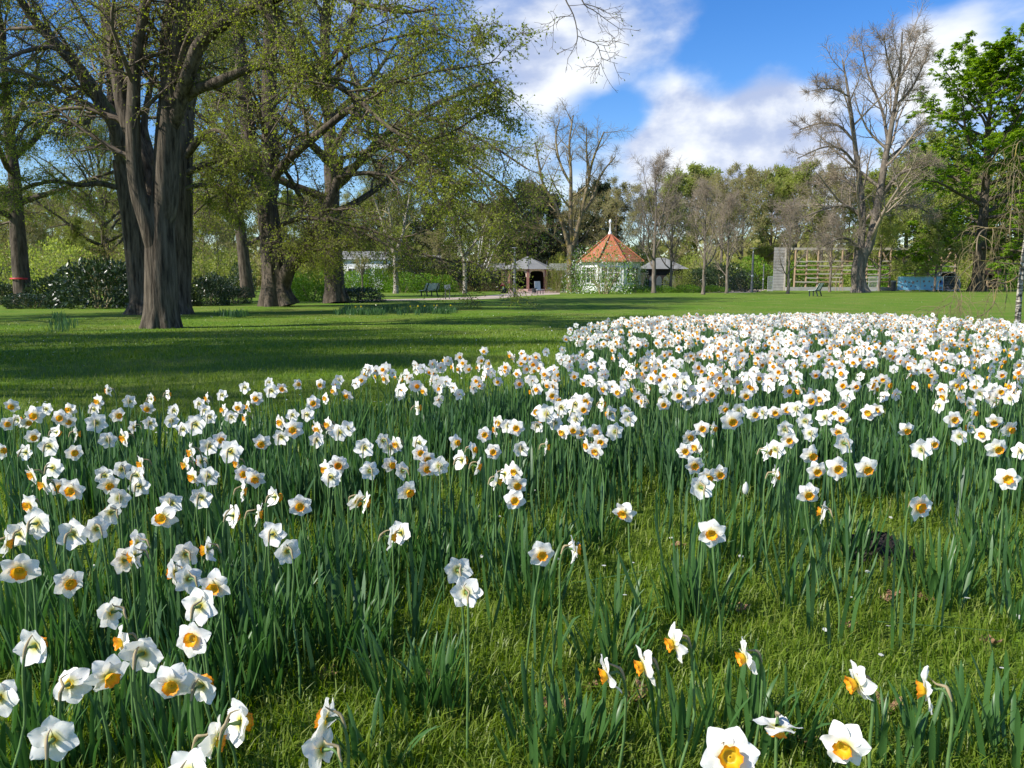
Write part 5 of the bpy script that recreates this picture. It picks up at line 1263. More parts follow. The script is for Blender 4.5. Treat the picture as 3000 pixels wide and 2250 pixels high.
# ------------------------------------------------------------------ daffodils
rg = np.random.default_rng(2024)
def petal_mesh(seed):
    r = np.random.default_rng(seed); nu, nv = 9, 6
    u = np.linspace(0, 1, nu)[:, None]; v = np.linspace(-1, 1, nv)[None, :]
    Lp = .0375; Wp = .0192 * r.uniform(.9, 1.12)
    w = Wp * np.sin(np.pi * np.clip(u * .93 + .07, 0, 1) ** .95) ** .55 * (1 - .06 * u)
    w = np.where(u > .97, .0042, w)
    z = .005 + Lp * u + .0022 * (1 - v ** 2) * (u > .9)
    x = w * v
    bend = r.uniform(-.006, .010); cupv = r.uniform(-.006, .004); tw = r.uniform(-.25, .25); ph = r.uniform(0, 6)
    y = bend * u ** 2 + cupv * (v ** 2) * np.sin(np.pi * u) + .0010 * np.cos(v * 2.2 * np.pi + ph) * u - .0012 * np.exp(-(v * 3.2) ** 2) * u + x * tw * u
    y = y + .0016 * np.sin(3 * np.pi * u + ph) * np.abs(v)
    V = np.stack(np.broadcast_arrays(x, y, z), -1).reshape(-1, 3)
    i = np.arange(nu * nv).reshape(nu, nv)
    Q = np.stack([i[:-1, :-1], i[:-1, 1:], i[1:, 1:], i[1:, :-1]], -1).reshape(-1, 4)
    return mesh_np('petal', V, [Q], [MT['petal']])
PET = [petal_mesh(s) for s in range(9)]
def cup_mesh(seed):
    r = np.random.default_rng(seed); n = 30; a = np.arange(n) * 2 * np.pi / n
    prof = [(.0012, -.0045), (.0062, -.0028), (.0085, -.0012), (.0108, -.0050), (.0126, -.0095), (.0142, -.0135), (.0165, -.0160)]
    f = .0012 * np.sin(a * 6 + r.uniform(0, 6)) + .0011 * np.sin(a * 11 + r.uniform(0, 6)) + r.normal(0, .0004, n)
    rings = []
    for k, (rad, y) in enumerate(prof):
        s = max(0, k - 3) / 3
        rr = rad * (1 + .04 * np.sin(a * 6 + 1) * (k > 2)) + f * s * .9; yy = y + .0016 * np.sin(a * 8 + r.uniform(0, 6)) * s * .8
        rings.append(np.stack([rr * np.cos(a), yy, rr * np.sin(a)], -1))
    V = np.concatenate(rings); Q = []
    for k in range(len(prof) - 1):
        i = k * n + np.arange(n); j = k * n + (np.arange(n) + 1) % n
        Q.append(np.stack([i, j, j + n, i + n], -1))
    return mesh_np('cup', V, [np.concatenate(Q)], [MT['cup']])
CUP = [cup_mesh(s) for s in range(4)]
H0 = .43
def stem_mesh(seed):
    r = np.random.default_rng(seed)
    lx, ly = r.normal(0, .03), .055 + r.normal(0, .03); nk = r.uniform(.032, .044)
    pts = [(lx, ly, -.02 - 0), (lx * .75, ly * .8 + .012, H0 * .3), (lx * .35, nk + .004, H0 * .62), (lx * .05, nk + .005, H0 - .07), (0, nk + .003, H0 - .03), (0, nk - .006, H0 - .002), (0, nk - .018, H0 + .006), (0, .016, H0 + .004), (0, .0015, H0)]
    P = smooth_line(pts, 24); t = np.linspace(0, 1, 24)
    R = np.interp(t, [0, .55, .72, .80, .86, .90, .94, 1.0], [.0036, .0031, .0025, .0020, .0023, .0040, .0033, .0046])
    V, Q = tubes(P[None], R[None], 7)
    me = mesh_np('stem', V, [Q], [MT['stem']])
    # papery spathe lying over the bend
    sp_ = [(0, nk + .001, H0 - .012), (0, nk - .004, H0 + .002), (r.normal(0, .002), nk - .010, H0 + .012), (r.normal(0, .004), nk - .026, H0 + .016 + r.normal(0, .003)), (r.normal(0, .006), nk - .040, H0 + .018 + r.normal(0, .006))]
    P2 = smooth_line(sp_, 9); R2 = np.array([.0021, .0026, .0032, .0034, .0031, .0026, .0020, .0013, .0005])
    V2, Q2 = tubes(P2[None], R2[None], 6)
    return me, mesh_np('spathe', V2, [Q2], [MT['spathe']])
STEM = [stem_mesh(s) for s in range(10)]
YAW = {'F': 0, 'FL': -42, 'FR': 42, 'L': -88, 'R': 88, 'B': 180, 'BL': -132, 'BR': 132, 'D': -30}
def daffodil(head, yaw, pitch, s, label, group, scale_h=1.0):
    """head: world position of the flower centre; stem reaches the ground"""
    g = gz(head[1]); h = head[2] - g
    e = empty('daffodil', (head[0], head[1], g), yaw); sz = h / H0
    tag(e, label, 'flower', group)
    st, spt = STEM[int(rg.integers(10))]
    k = s
    # the stem is stretched to the height; the head keeps its own size
    part('stem', st, e, scale=(k, k, sz)); part('spathe', spt, e, scale=(k, k, sz))
    HM = Matrix.Translation((0, 0, h)) @ Matrix.Rotation(pitch, 4, 'X')
    off = rg.uniform(0, 6.28)
    ref = rg.normal(.05, .14)
    for i in range(6):
        M = HM @ Matrix.Rotation(off + i * math.pi / 3 + rg.normal(0, .06), 4, 'Y') @ Matrix.Translation((0, .0012 * (i % 2) - .0006, 0)) @ Matrix.Rotation(-ref + rg.normal(0, .10), 4, 'X')
        o = part('petal', PET[int(rg.integers(9))], e); o.matrix_local = M @ Matrix.Scale(s * rg.uniform(.95, 1.05), 4)
    o = part('cup', CUP[int(rg.integers(4))], e); o.matrix_local = HM @ Matrix.Rotation(rg.uniform(0, 6), 4, 'Y') @ Matrix.Scale(s, 4)
    return e
A_ = (0, 1000, .4521); B_ = (900, 1000, .4521); C_ = (2000, 1100, .4521); E_ = (0, 1700, .3617); G_ = (1600, 1400, .6329); F_ = (0, 0, 1.0)
MAN = [(A_, '75,420,100,F 225,480,130,F 300,440,90,B 390,495,110,F 450,440,100,F 180,525,95,FR 120,510,90,B 50,535,90,FR 215,620,110,FR 445,520,90,FR 370,590,110,B 320,680,150,B 170,720,120,B 480,720,120,FR 500,600,110,R 635,390,100,FL 700,320,85,L 610,440,90,B 840,390,90,B 985,375,90,B 955,435,95,F 1090,345,80,BR 765,480,105,FR 625,530,140,B 700,640,115,BL 805,625,125,FL 870,560,90,L 975,530,95,B 1130,450,90,B 1110,515,110,B 1270,540,145,B 1190,570,105,B 1360,490,80,B 1290,405,80,B 1340,370,80,FL 1440,350,80,B 1445,445,90,FL 1500,490,80,B 1590,300,85,B 1660,370,95,F 1545,430,90,F 1605,420,80,FL 1590,500,90,FL 1760,320,105,B 1745,265,70,B 1830,305,85,F 1930,280,75,FR 2030,400,100,F 2075,280,75,F 1820,525,110,FL 1900,570,135,F 1825,620,120,B 1895,480,85,B 1990,475,95,B 1695,660,125,F 2125,540,85,FL 2060,570,85,FL 2050,640,105,B 2170,580,100,B 1330,450,85,B 2110,370,70,FL 2160,320,70,F 2195,250,65,B'),
       (A_, '10,710,110,R 340,820,150,B 210,865,120,FL 280,930,125,FL 385,945,115,F 465,965,175,F 785,830,110,BL 680,870,130,B 705,930,105,FR 890,870,140,B 905,940,140,B 915,795,115,FL 770,1015,130,BL 715,1110,135,BL 1240,720,140,FL 1355,680,130,B 1425,640,95,FR 1495,715,160,B 1200,800,125,FL 1250,880,125,FL 1350,875,140,B 1300,780,105,L 1540,790,125,FL 1580,860,120,F 1655,885,140,F 1310,1010,160,B 1570,970,120,R 1790,1010,160,BR 1945,1065,160,F 1055,1140,200,F 1110,1050,120,B 190,1060,160,FL 240,1180,210,B 130,1250,170,B 475,1250,210,B 625,1215,135,BL 40,1310,155,BR 1515,1130,140,BR 1670,1120,155,R 1770,1250,180,B 1860,1360,190,BL 130,1480,260,F 890,1310,130,L 800,1420,180,BL 870,1390,140,L 1200,1380,140,BL 1340,1350,140,L 1130,1500,145,L 1220,1540,130,BL 2190,800,105,F 2145,880,140,B'),
       (E_, '290,530,330,B 560,840,370,B 880,780,340,FR 1160,590,380,B 1570,470,310,F 1620,210,330,B 1740,50,280,F 1395,840,350,F 1640,850,230,B 900,260,240,L 560,20,250,FR 430,1290,420,B 0,950,320,B 1950,1150,330,BR 1750,1300,300,R 1530,1560,460,B 990,500,200,FL'),
       (F_, '956,2109,135,L 944,2196,135,BL 1365,1735,80,B 1340,1670,82,B'),
       (B_, '545,1270,140,R 610,1240,140,BR 1520,1380,170,F 1735,1350,135,R 2050,1110,150,FL 320,1035,140,FR 375,1040,130,R 655,975,160,FR 205,800,110,F 160,880,130,B 120,830,105,FL 405,840,130,BL 545,800,115,FR 615,840,125,BL 775,825,125,F 855,810,140,B 735,725,110,F 780,760,110,F 725,660,110,B 1005,770,150,BR 1105,810,115,R 1075,705,90,R 965,655,110,FR 1205,715,112,F 1385,695,112,B 1550,685,110,R 1815,675,112,FL 1900,650,105,F 1870,710,110,FL 1345,840,105,FL 1235,905,115,R 1280,860,140,BR 1360,930,140,F 1345,1030,145,F 370,690,140,B 490,645,90,BL 540,690,100,B 580,665,105,FL 1150,605,105,F 1240,525,95,FL 1220,570,90,L 1355,560,112,F 1300,550,95,B 260,565,112,B 210,590,120,B 140,540,105,FL 55,560,85,L 60,640,110,B 1655,590,105,FL 1725,575,95,F 1775,590,85,F 1865,585,95,F 1995,585,120,B 2080,505,112,B 1740,505,105,B 1550,470,135,B 1490,460,105,FL 1610,530,105,B'),
       (C_, '190,1020,200,F 115,725,180,B 165,660,130,F 240,640,125,F 75,580,135,F 600,650,145,R 835,520,145,F 870,620,135,F 1000,605,160,F 1195,605,160,F 815,770,155,F 905,885,150,BL 1525,850,190,F 2105,670,160,F 1545,480,145,B 1625,445,105,F 1450,355,112,F 1790,395,120,B 1945,380,112,FL 2040,475,150,F 2120,350,120,F 2020,300,112,FL 1755,285,120,F 1890,245,105,FR 550,495,130,R 600,480,130,B 690,420,90,F 660,350,120,B 1040,440,150,B 1015,365,112,FL 1035,280,105,FL 825,375,112,B 790,295,110,B 920,270,120,B 985,245,90,FL 320,295,150,F 200,345,105,FR 125,345,110,F 85,465,105,FL 45,400,110,F 15,490,95,F 465,255,105,F 600,240,95,F 270,215,95,FR 365,225,110,B 410,130,95,F 735,215,110,B 675,220,95,F 830,165,110,F 1205,240,112,FL 1260,220,95,FL 2190,490,120,BR 1855,340,85,BL 515,240,95,B'),
       (G_, '285,910,185,L 450,870,185,L 590,765,175,L 920,830,185,L 1435,950,215,L 1760,980,225,BL 1070,1150,205,D 1380,1240,200,FL 850,1290,300,F')]
bases = []
FACE = ['facing out over the near grass', 'half turned from the near grass to the birch', 'facing the birch side of the bed', 'half turned from the pavilion to the birch', 'facing the far pavilion, petal backs to the near grass', 'half turned from the pavilion to the limes', 'facing the limes', 'half turned from the near grass to the limes']
def face(yaw):
    f = FACE[int(round(yaw / (math.pi / 4))) % 8]
    return 'white daffodil in the near bed, ' + f, 'near bed daffodils ' + f
special = {('G', 0): 'white daffodil turned side-on, lowest of three over the grass gap', ('G', 1): 'white daffodil turned side-on between two others over the grass gap', ('G', 2): 'white daffodil turned side-on, topmost of three over the grass gap',
           ('G', 3): 'lone side-on white daffodil above a thin leaf clump in the grass', ('G', 4): 'lone side-on daffodil with orange cup on a pale bent neck over open grass', ('G', 5): 'daffodil on a long pale neck showing the back of its petals over open grass',
           ('G', 6): 'daffodil hanging straight down so that its petals spread like a skirt', ('G', 7): 'drooping daffodil with big orange cup beside the downward hanging one', ('G', 8): 'largest orange-cupped daffodil opening upward at the bare grass'}
cnt = 0
for crop, txt in MAN:
    for q, it in enumerate(txt.split()):
        x, y, D, code = it.split(','); px, py, D = crop[0] + float(x) * crop[2], crop[1] + float(y) * crop[2], float(D) * crop[2]
        hh = H0 * rg.uniform(.94, 1.06)
        Y = None; d = ray(px, py)
        lo, hi = .6, 30.0
        def f(Yq):
            s = min(1.22, max(.84, D * Yq / (F * .086)))
            return CAMH + d.z / d.y * Yq - (gz(Yq) + hh * (.55 + .45 * s))
        for _ in range(50):
            m = (lo + hi) / 2
            if f(m) > 0: lo = m
            else: hi = m
        Y = (lo + hi) / 2; s = min(1.22, max(.84, D * Y / (F * .086)))
        head = at(px, py, Y)
        yaw = math.radians(YAW[code] + rg.normal(0, 11)); pitch = math.radians(rg.normal(8, 8))
        if code == 'D': pitch = math.radians(72)
        if crop is G_ and q == 8: pitch = math.radians(-25)
        if code in 'LR' and crop is G_: pitch = math.radians(14)
        lab = special.get(('G', q)) if crop is G_ else None
        daffodil(head, yaw, pitch, s, lab or face(yaw)[0], None if lab else face(yaw)[1])
        bases.append((head.x, head.y, D)); cnt += 1

# --- the dense far part of the bed
def head_ground(px, py):
    d = ray(px, py); Y = 5.0
    for _ in range(40): Y = .5 * Y + .5 * ((CAMH - gz(Y) - .43) / -d.z * d.y)
    return at(px, py, Y)
upper = [(1000, 1105), (1060, 1085), (1150, 1068), (1300, 1052), (1450, 1040), (1560, 1030), (1640, 1010), (1655, 975), (1720, 950), (1850, 936), (2050, 928), (2300, 922), (2600, 924), (2800, 938), (3060, 945)]
lower = [(3080, 1185), (2700, 1180), (2300, 1170), (2050, 1185), (1900, 1205), (1600, 1212), (1250, 1215), (950, 1160)]
def poly_test(P, x, y):
    n = len(P); ins = np.zeros(len(x), bool); j = n - 1
    for i in range(n):
        xi, yi, xj, yj = P[i][0], P[i][1], P[j][0], P[j][1]
        ins ^= ((yi > y) != (yj > y)) & (x < (xj - xi) * (y - yi) / (yj - yi + 1e-12) + xi); j = i
    return ins
PF = [(p.x, p.y) for p in (head_ground(*q) for q in upper + lower)]
def sample(P, n, seed):
    r = np.random.default_rng(seed); P = np.array(P); out = []
    while sum(map(len, out)) < n:
        x = r.uniform(P[:, 0].min(), P[:, 0].max(), n * 3); y = r.uniform(P[:, 1].min(), P[:, 1].max(), n * 3)
        k = poly_test(P, x, y); out.append(np.stack([x[k], y[k]], -1))
    return np.concatenate(out)[:n]
parea = abs(sum(PF[i - 1][0] * PF[i][1] - PF[i][0] * PF[i - 1][1] for i in range(len(PF)))) / 2
nfar = int(parea * 34)
# clumpy: each flower sits near one of many bulb clumps
cl = sample(PF, int(parea * 9), 5)
pk = cl[rg.integers(0, len(cl), nfar)] + rg.normal(0, .10, (nfar, 2))
pk = pk[poly_test(PF, pk[:, 0], pk[:, 1])]; nfar = len(pk)
hz = gz_np(pk[:, 1]) + np.clip(rg.normal(.42, .035, nfar), .32, .52)
heads = np.concatenate([pk, hz[:, None]], 1)
u = rg.random(nfar)
yaws = np.where(u < .50, rg.normal(-.25, .75, nfar), np.where(u < .80, rg.normal(3.14, .7, nfar), rg.uniform(-3.14, 3.14, nfar)))
order = np.argsort(heads[:, 1]); ind = order[:max(0, 300 - cnt)]; rest = order[max(0, 300 - cnt):]
for i in ind:
    daffodil(Vector(heads[i]), float(yaws[i]), math.radians(rg.normal(8, 9)), rg.uniform(.88, 1.08), *face(float(yaws[i])))
def far_flowers(heads, yaws, seed, name, label, mats):
    r = np.random.default_rng(seed); n = len(heads)
    pv = np.array([(0, 0, .004), (-.0140, .0015, .018), (.0140, .0015, .018), (-.0150, .002, .031), (.0150, .002, .031), (0, .004, .0425)])
    V, FQ, FT = [], [], []
    tq, tt = [], []
    base = 0; TV = []
    for i in range(6):
        a = i * math.pi / 3; c, s = math.cos(a), math.sin(a)
        q = pv.copy(); q = np.stack([q[:, 0] * c + q[:, 2] * s, q[:, 1] + .001 * (i % 2), -q[:, 0] * s + q[:, 2] * c], -1)
        TV.append(q); tt += [(base, base + 2, base + 1), (base + 3, base + 4, base + 5)]; tq.append((base + 1, base + 2, base + 4, base + 3)); base += 6
    a = np.arange(8) * math.pi / 4
    for rad, y in ((.0078, -.001), (.0155, -.0155)):
        TV.append(np.stack([rad * np.cos(a), np.full(8, y), rad * np.sin(a)], -1))
    TV.append(np.array([[0, -.004, 0]])); ctr = base + 16
    cq = [(base + k, base + (k + 1) % 8, base + 8 + (k + 1) % 8, base + 8 + k) for k in range(8)]; ct = [(base + k, base + (k + 1) % 8, ctr) for k in range(8)]
    TV = np.concatenate(TV); nv = len(TV)
    jit = r.normal(0, .0022, (n, nv, 3)); jit[:, base:] *= .3
    pit = r.normal(.15, .22, n); sc = r.uniform(.88, 1.12, n); rol = r.uniform(0, 6.28, n)
    X = (TV[None] + jit) * sc[:, None, None]
    def rotY(X, a): c, s = np.cos(a)[:, None], np.sin(a)[:, None]; return np.stack([X[..., 0] * c + X[..., 2] * s, X[..., 1], -X[..., 0] * s + X[..., 2] * c], -1)
    def rotX(X, a): c, s = np.cos(a)[:, None], np.sin(a)[:, None]; return np.stack([X[..., 0], X[..., 1] * c - X[..., 2] * s, X[..., 1] * s + X[..., 2] * c], -1)
    def rotZ(X, a): c, s = np.cos(a)[:, None], np.sin(a)[:, None]; return np.stack([X[..., 0] * c - X[..., 1] * s, X[..., 0] * s + X[..., 1] * c, X[..., 2]], -1)
    X = rotZ(rotX(rotY(X, rol), pit), yaws) + heads[:, None, :]
    o = (np.arange(n) * nv)[:, None, None]
    Qp = (np.array(tq)[None] + o).reshape(-1, 4); Tp = (np.array(tt)[None] + o).reshape(-1, 3); Qc = (np.array(cq)[None] + o).reshape(-1, 4); Tc = (np.array(ct)[None] + o).reshape(-1, 3)
    # stems
    g = gz_np(heads[:, 1]); hh = heads[:, 2] - g
    S = np.zeros((n, 5, 3)); S[:, 0] = (0, .002, 0); S[:, 1] = (0, .026, .008); S[:, 2] = (0, .046, -.004); S[:, 3] = (0, .052, -.05)
    S[:, 4, 1] = .05; S[:, 4, 2] = -hh; S[:, 4, 0] = r.normal(0, .04, n)
    S = rotZ(S, yaws) + heads[:, None, :]
    VS, QS = tubes(S, np.tile(np.array([.004, .004, .0032, .003, .004]), (n, 1)), 3)
    me = mesh_np(name, np.concatenate([X.reshape(-1, 3), VS]), [Qp, Tp, Qc, Tc, QS + n * nv], mats, [0, 0, 1, 1, 2])
    return part(name, me)
tag(far_flowers(heads[rest], yaws[rest], 8, 'daffodil_drift', '', [MT['petal_far'], MT['cup_far'], MT['stem']]), 'dense drift of white daffodils with orange cups in the farther bed', 'daffodils', kind='stuff')

# --- leaves: nearer clumps leaf by leaf
def leaf_mesh(seed):
    r = np.random.default_rng(seed); K = 8
    t = np.linspace(0, 1, K); L0 = .36; lean = r.uniform(.01, .075); curl = max(0, r.normal(-.005, .02))
    x = lean * t + curl * t ** 4 * 1.6; z = L0 * (t - .08 * t ** 3 - (curl * 1.2) * t ** 6)
    tw = r.uniform(-1.1, 1.1) * t + r.uniform(-.6, .6)
    w = .0056 * np.interp(t, [0, .1, .6, .88, .97, 1], [.7, .95, 1.0, .82, .45, .12])
    c = np.stack([x, np.zeros(K), z], -1); sd = np.stack([np.sin(tw) * .4, np.cos(tw), np.zeros(K)], -1); nrm = np.stack([np.cos(tw), -np.sin(tw) * .4, np.zeros(K)], -1)
    V = np.stack([c - sd * w[:, None] + nrm * .0016, c, c + sd * w[:, None] + nrm * .0016], 1).reshape(-1, 3)
    i = np.arange(K * 3).reshape(K, 3)
    Q = np.stack([i[:-1, :-1], i[:-1, 1:], i[1:, 1:], i[1:, :-1]], -1).reshape(-1, 4)
    return mesh_np('leaf', V, [Q], [MT['daff_leaf']])
LEAF = [leaf_mesh(s) for s in range(16)]
CL = '2037,1815,42,.36 2740,1765,46,.38 2310,1785,9,.32 2486,1780,9,.28 1790,1965,28,.27 1830,1860,14,.28 2170,2200,26,.34 2290,2190,18,.3 2000,2230,14,.34 2700,2240,18,.3 2860,2180,12,.3 2970,2100,8,.28 2950,2255,14,.3 1204,2078,42,.34 1285,2100,18,.3 1610,2245,32,.30 1700,2235,20,.28 1110,2250,12,.22 1015,1930,38,.36 740,2010,46,.40 640,2080,28,.38 880,1880,28,.36 1560,1790,30,.34 1520,1700,22,.34 1284,1710,34,.36 1180,1690,30,.36 1400,1650,24,.34 1640,1650,22,.34 1750,1610,20,.32 30,2250,24,.36 130,2300,24,.36 250,2260,16,.32 400,2150,24,.36 470,2240,26,.34 330,2010,28,.36 160,2000,28,.36 40,1960,28,.38 550,1900,32,.38 420,1860,28,.38 250,1840,28,.38 80,1820,28,.38 570,2260,16,.34 2480,1640,32,.34 2350,1590,20,.34 2880,1650,28,.34 2980,1700,16,.3 2140,1640,36,.36 2960,1830,10,.28 2600,2260,10,.28 680,1900,28,.38 800,1780,28,.38 620,1790,26,.38 1060,1780,28,.36 950,1730,26,.36'
NEARR = []
for i, it in enumerate(CL.split()):
    px, py, n, h = it.split(','); n = int(n); h = float(h) * .70
    b = ground(float(px), float(py)); NEARR.append((b.x, b.y))
    e = empty('daffodil_leaf_clump', b, 0); tag(e, ('thin tuft of a few daffodil leaves in the open grass' if n < 13 else 'full dense clump of blue-green daffodil leaves rising from the grass' if n > 29 else 'middling clump of blue-green daffodil leaves rising from the grass'), 'leaf clump', ('thin daffodil leaf tufts' if n < 13 else 'full daffodil leaf clumps' if n > 29 else 'middling daffodil leaf clumps'))
    n = int(n * 1.35); sp_ = .0145 * math.sqrt(n)
    for k in range(n):
        a = rg.uniform(0, 6.28); r = sp_ * math.sqrt(rg.random())
        s = h / .36 * rg.uniform(.68, 1.12)
        o = part('leaf', LEAF[int(rg.integers(16))], e, (r * math.cos(a), r * math.sin(a), -.01), (rg.normal(0, .07), rg.normal(.02, .07), a + rg.normal(0, .7)), (1.0 * rg.uniform(.8, 1.15), rg.uniform(.8, 1.25), s))
# a fallen leaf blade on the grass and two flopped ones
for (px, py, rz, lab) in [(1770, 1735, .1, 'pale fallen daffodil leaf lying flat on the grass'), (2680, 1850, -.5, 'limp daffodil leaf flopped across the open grass')]:
    b = ground(px, py); o = part('fallen_leaf', LEAF[3], None, (b.x - .12, b.y, b.z + .035), (0, math.radians(80), rz)); tag(o, lab, 'leaf')
# --- the rest of the leaves as one mass
def leaf_mass():
    r = np.random.default_rng(31)
    PM = [(p.x, p.y) for p in (ground(*q) for q in [(-150, 1330), (-150, 1760), (350, 1700), (700, 1640), (1000, 1600), (1200, 1560), (1450, 1520), (1560, 1470), (1700, 1450), (1850, 1480), (2000, 1530), (2150, 1500), (2400, 1480), (2700, 1500), (3100, 1500), (3100, 1150), (1700, 1180), (1000, 1270), (500, 1330)])]
    ar = abs(sum(PM[i - 1][0] * PM[i][1] - PM[i][0] * PM[i - 1][1] for i in range(len(PM)))) / 2
    c1 = sample(PM, int(ar * 11), 6); n1 = int(ar * 430)
    p1 = c1[r.integers(0, len(c1), n1)] + r.normal(0, .07, (n1, 2))
    n2 = int(parea * 190)
    p2 = cl[r.integers(0, len(cl), n2)] + r.normal(0, .12, (n2, 2))
    # a thin band under the left edge flowers and round every traced flower
    bb = np.array([(x, y) for x, y, D in bases if y > 1.9]); p3 = np.repeat(bb, 7, 0) + r.normal(0, .06, (len(bb) * 7, 2)) + np.array([0, .03])
    # tufts of a second, nearly flowerless bed under the limes
    tf = [(p.x, p.y) for p in (ground(px, py) for px, py in zip(r.uniform(990, 1330, 60), r.uniform(905, 924, 60)))]
    tf += [(p.x, p.y) for p in (ground(px, py) for px, py in zip(r.uniform(640, 720, 10), r.uniform(925, 931, 10)))] + [(p.x, p.y) for p in (ground(px, py) for px, py in zip(r.uniform(150, 215, 8), r.uniform(930, 975, 8)))]
    p4 = np.repeat(np.array(tf), 22, 0) + r.normal(0, .13, (len(tf) * 22, 2))
    p = np.concatenate([p1, p2, p3, p4]); mh = ground(2555, 1622); p = p[np.hypot(p[:, 0] - mh.x, p[:, 1] - mh.y + .12) > .30]; n = len(p)
    L0 = np.clip(r.normal(.275, .05, n), .14, .42)
    a = r.uniform(0, 6.28, n); lean = np.abs(r.normal(0, .19, n)) * L0; cu = np.maximum(0, r.normal(-.04, .08, n)) * L0
    d = np.stack([np.cos(a), np.sin(a), 0 * a], -1)
    b = np.concatenate([p, gz_np(p[:, 1])[:, None] - .01], 1)
    w = .0058 * r.uniform(.8, 1.25, n) * np.where(p[:, 1] > 9, 1.25, 1.0) * np.where(p[:, 1] > 22, 1.6, 1.0)
    wa = a + r.normal(1.57, .7, n); sd = np.stack([np.cos(wa), np.sin(wa), 0 * wa], -1) * w[:, None]
    lv = []
    for t, ww in ((0, .8), (.45, 1.0), (.85, .8)):
        c = b + d * (lean * t + cu * t ** 3)[:, None]; c[:, 2] += L0 * (t - .06 * t ** 3)
        lv += [c - sd * ww, c + sd * ww]
    tip = b + d * (lean + cu)[:, None]; tip[:, 2] += L0 * .94 - cu * .5
    V = np.stack(lv + [tip], 1); o = (np.arange(n) * 7)[:, None]
    Qs = np.concatenate([o + np.array([[0, 1, 3, 2]]), o + np.array([[2, 3, 5, 4]])]); T = o + np.array([[4, 5, 6]])
    print('leaf mass', n)
    tag(part('daffodil_leaves', mesh_np('daffodil_leaves', V.reshape(-1, 3), [Qs, T], [MT['daff_leaf']])), 'mass of upright blue-green daffodil leaves filling the bed', 'leaves', kind='stuff')
leaf_mass()
# a few yellow daffodils in the second bed
MT['petal_yellow'] = leafmat('petal_yellow', [(.80, .60, .03), (.82, .66, .05)], .3)
ye = [(1042, 900), (1058, 896), (1202, 894), (1224, 893), (1244, 892), (1272, 894), (1280, 896), (1320, 891), (1101, 901)]
for i, (px, py) in enumerate(ye):
    p = at(px, py, 31.0 + i * .25); p.z = gz(p.y) + .40
    o = far_flowers(np.array([tuple(p)]), np.array([rg.uniform(-1, 1)]), 60 + i, 'yellow_daffodil', '', [MT['petal_far'] if i == 8 else MT['petal_yellow'], MT['petal_yellow'], MT['stem']])
    o.name = 'yellow_daffodil' if i < 8 else 'daffodil'
    tag(o, 'tiny yellow daffodil above dark leaf tufts in the shade of the limes' if i < 8 else 'lone white daffodil among the dark leaf tufts under the limes', 'flower', 'yellow daffodils under the limes' if i < 8 else None)
# faded bud
b = at(2181, 1427, 2.75)
e = empty('daffodil_bud', (b.x, b.y, gz(b.y))); tag(e, 'withered cream daffodil bud nodding on a short stem', 'flower'); h = b.z
MB().lathe([(.0035, -.01), (.003, h + .03)], 7).build('stem', e, MT['stem']); MB().lathe([(.003, .02), (.009, .008), (.012, -.008), (.009, -.022), (.003, -.028)], 10, (.004, 0, h)).build('bud', e, MT['flower_white'], smooth=True)

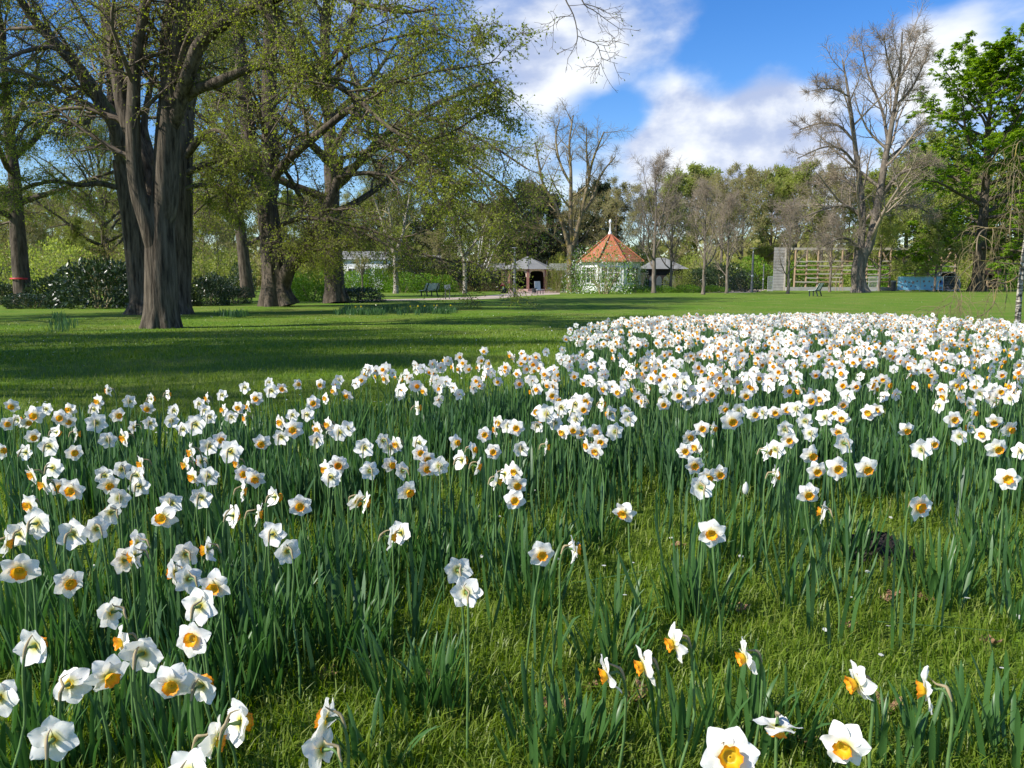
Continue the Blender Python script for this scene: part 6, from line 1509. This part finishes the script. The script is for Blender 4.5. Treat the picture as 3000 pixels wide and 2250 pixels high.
# ------------------------------------------------------------------ litter on the grass
def dry_leaf_mesh(seed):
    r = np.random.default_rng(seed); n = 14; a = np.arange(n) * 6.283 / n
    rad = .035 * (1 + .35 * np.sin(a * 5 + r.uniform(0, 6)) + r.normal(0, .12, n)); V = [(0, 0, .006)]
    for k in (.5, 1.0):
        for i in range(n): V.append((rad[i] * k * math.cos(a[i]), rad[i] * k * .8 * math.sin(a[i]), .004 + k * abs(r.normal(0, .014))))
    Fs = [(0, 1 + i, 1 + (i + 1) % n) for i in range(n)] + [(1 + i, 1 + n + i, 1 + n + (i + 1) % n, 1 + (i + 1) % n) for i in range(n)]
    mb = MB(); mb.add(V, Fs); return mb.mesh('dry_leaf', MT['dry_leaf'])
DL = [dry_leaf_mesh(s) for s in range(4)]
for i, (px, py) in enumerate([(1488, 2030), (1628, 2085), (1615, 2160), (2616, 2092), (2618, 1762), (2700, 1765), (2165, 1800), (380, 2165), (460, 2095), (1255, 2030), (1240, 2075), (960, 1990), (905, 1840), (1655, 1425), (2240, 1545), (2460, 1300), (1990, 1610), (1732, 2030), (2480, 1850), (1870, 2070), (2345, 2190), (2900, 1900)]):
    b = ground(px, py); o = part('dry_leaf', DL[i % 4], None, (b.x, b.y, b.z + .012), (rg.normal(.3, .3), rg.normal(0, .3), rg.uniform(0, 6.28)), rg.uniform(.75, 1.3))
    tag(o, 'curled brown dead leaf lying in the grass', 'leaf', 'dead leaves in the grass')
def molehill():
    b = ground(2555, 1622); r = np.random.default_rng(3); n = 36; m = 14; V = [(0, 0, .085)]; Fs = []
    for j in range(1, m + 1):
        t = j / m
        for i in range(n):
            a = i * 6.283 / n; R = .17 * t * (1 + .12 * math.sin(3 * a + 1) + .06 * math.sin(7 * a))
            V.append((R * math.cos(a), R * math.sin(a) * .8, max(-.01, .085 * (1 - t ** 1.6) + r.normal(0, .007) * (1 - t ** 4))))
    for i in range(n): Fs.append((0, 1 + i, 1 + (i + 1) % n))
    for j in range(m - 1):
        for i in range(n):
            p, q = 1 + j * n + i, 1 + j * n + (i + 1) % n; Fs.append((p, p + n, q + n, q))
    mb = MB(); mb.add(V, Fs); o = mb.build('molehill', None, MT['soil'], loc=b); tag(o, 'small dark molehill of fresh earth in the grass', 'molehill')
molehill()
def daisies():
    r = np.random.default_rng(15); n = 5200
    th = r.uniform(-.68, .68, n); rr = np.exp(r.uniform(np.log(2.2), np.log(72), n)); x, y = rr * np.sin(th), rr * np.cos(th)
    keep = (np.sin(x * .7 + 1) + np.sin(y * .45) + r.normal(0, .8, n)) > .2; x, y = x[keep], y[keep]
    inb = poly_test(PF, x, y); x, y = x[~inb], y[~inb]; n = len(x)
    k = (rr[keep][~inb] > 5) | (r.random(n) < .05); x, y = x[k], y[k]; n = len(x)
    z = gz_np(y) + r.uniform(.04, .065, n); R = .009 * np.where(y > 20, 1.7, 1.0) * r.uniform(.8, 1.2, n)
    a = np.arange(6) * 1.0472; V = np.stack([x[:, None] + R[:, None] * np.cos(a), y[:, None] + R[:, None] * np.sin(a), z[:, None] + r.normal(0, .3, (n, 1)) * R[:, None] * np.sin(a)], -1)
    me = mesh_np('daisies', V.reshape(-1, 3), [np.arange(n * 6).reshape(-1, 6)], [MT['flower_white']], smooth=False)
    tag(part('daisies', me), 'tiny white daisies dotted over the lawn', 'daisies', kind='stuff')
daisies()
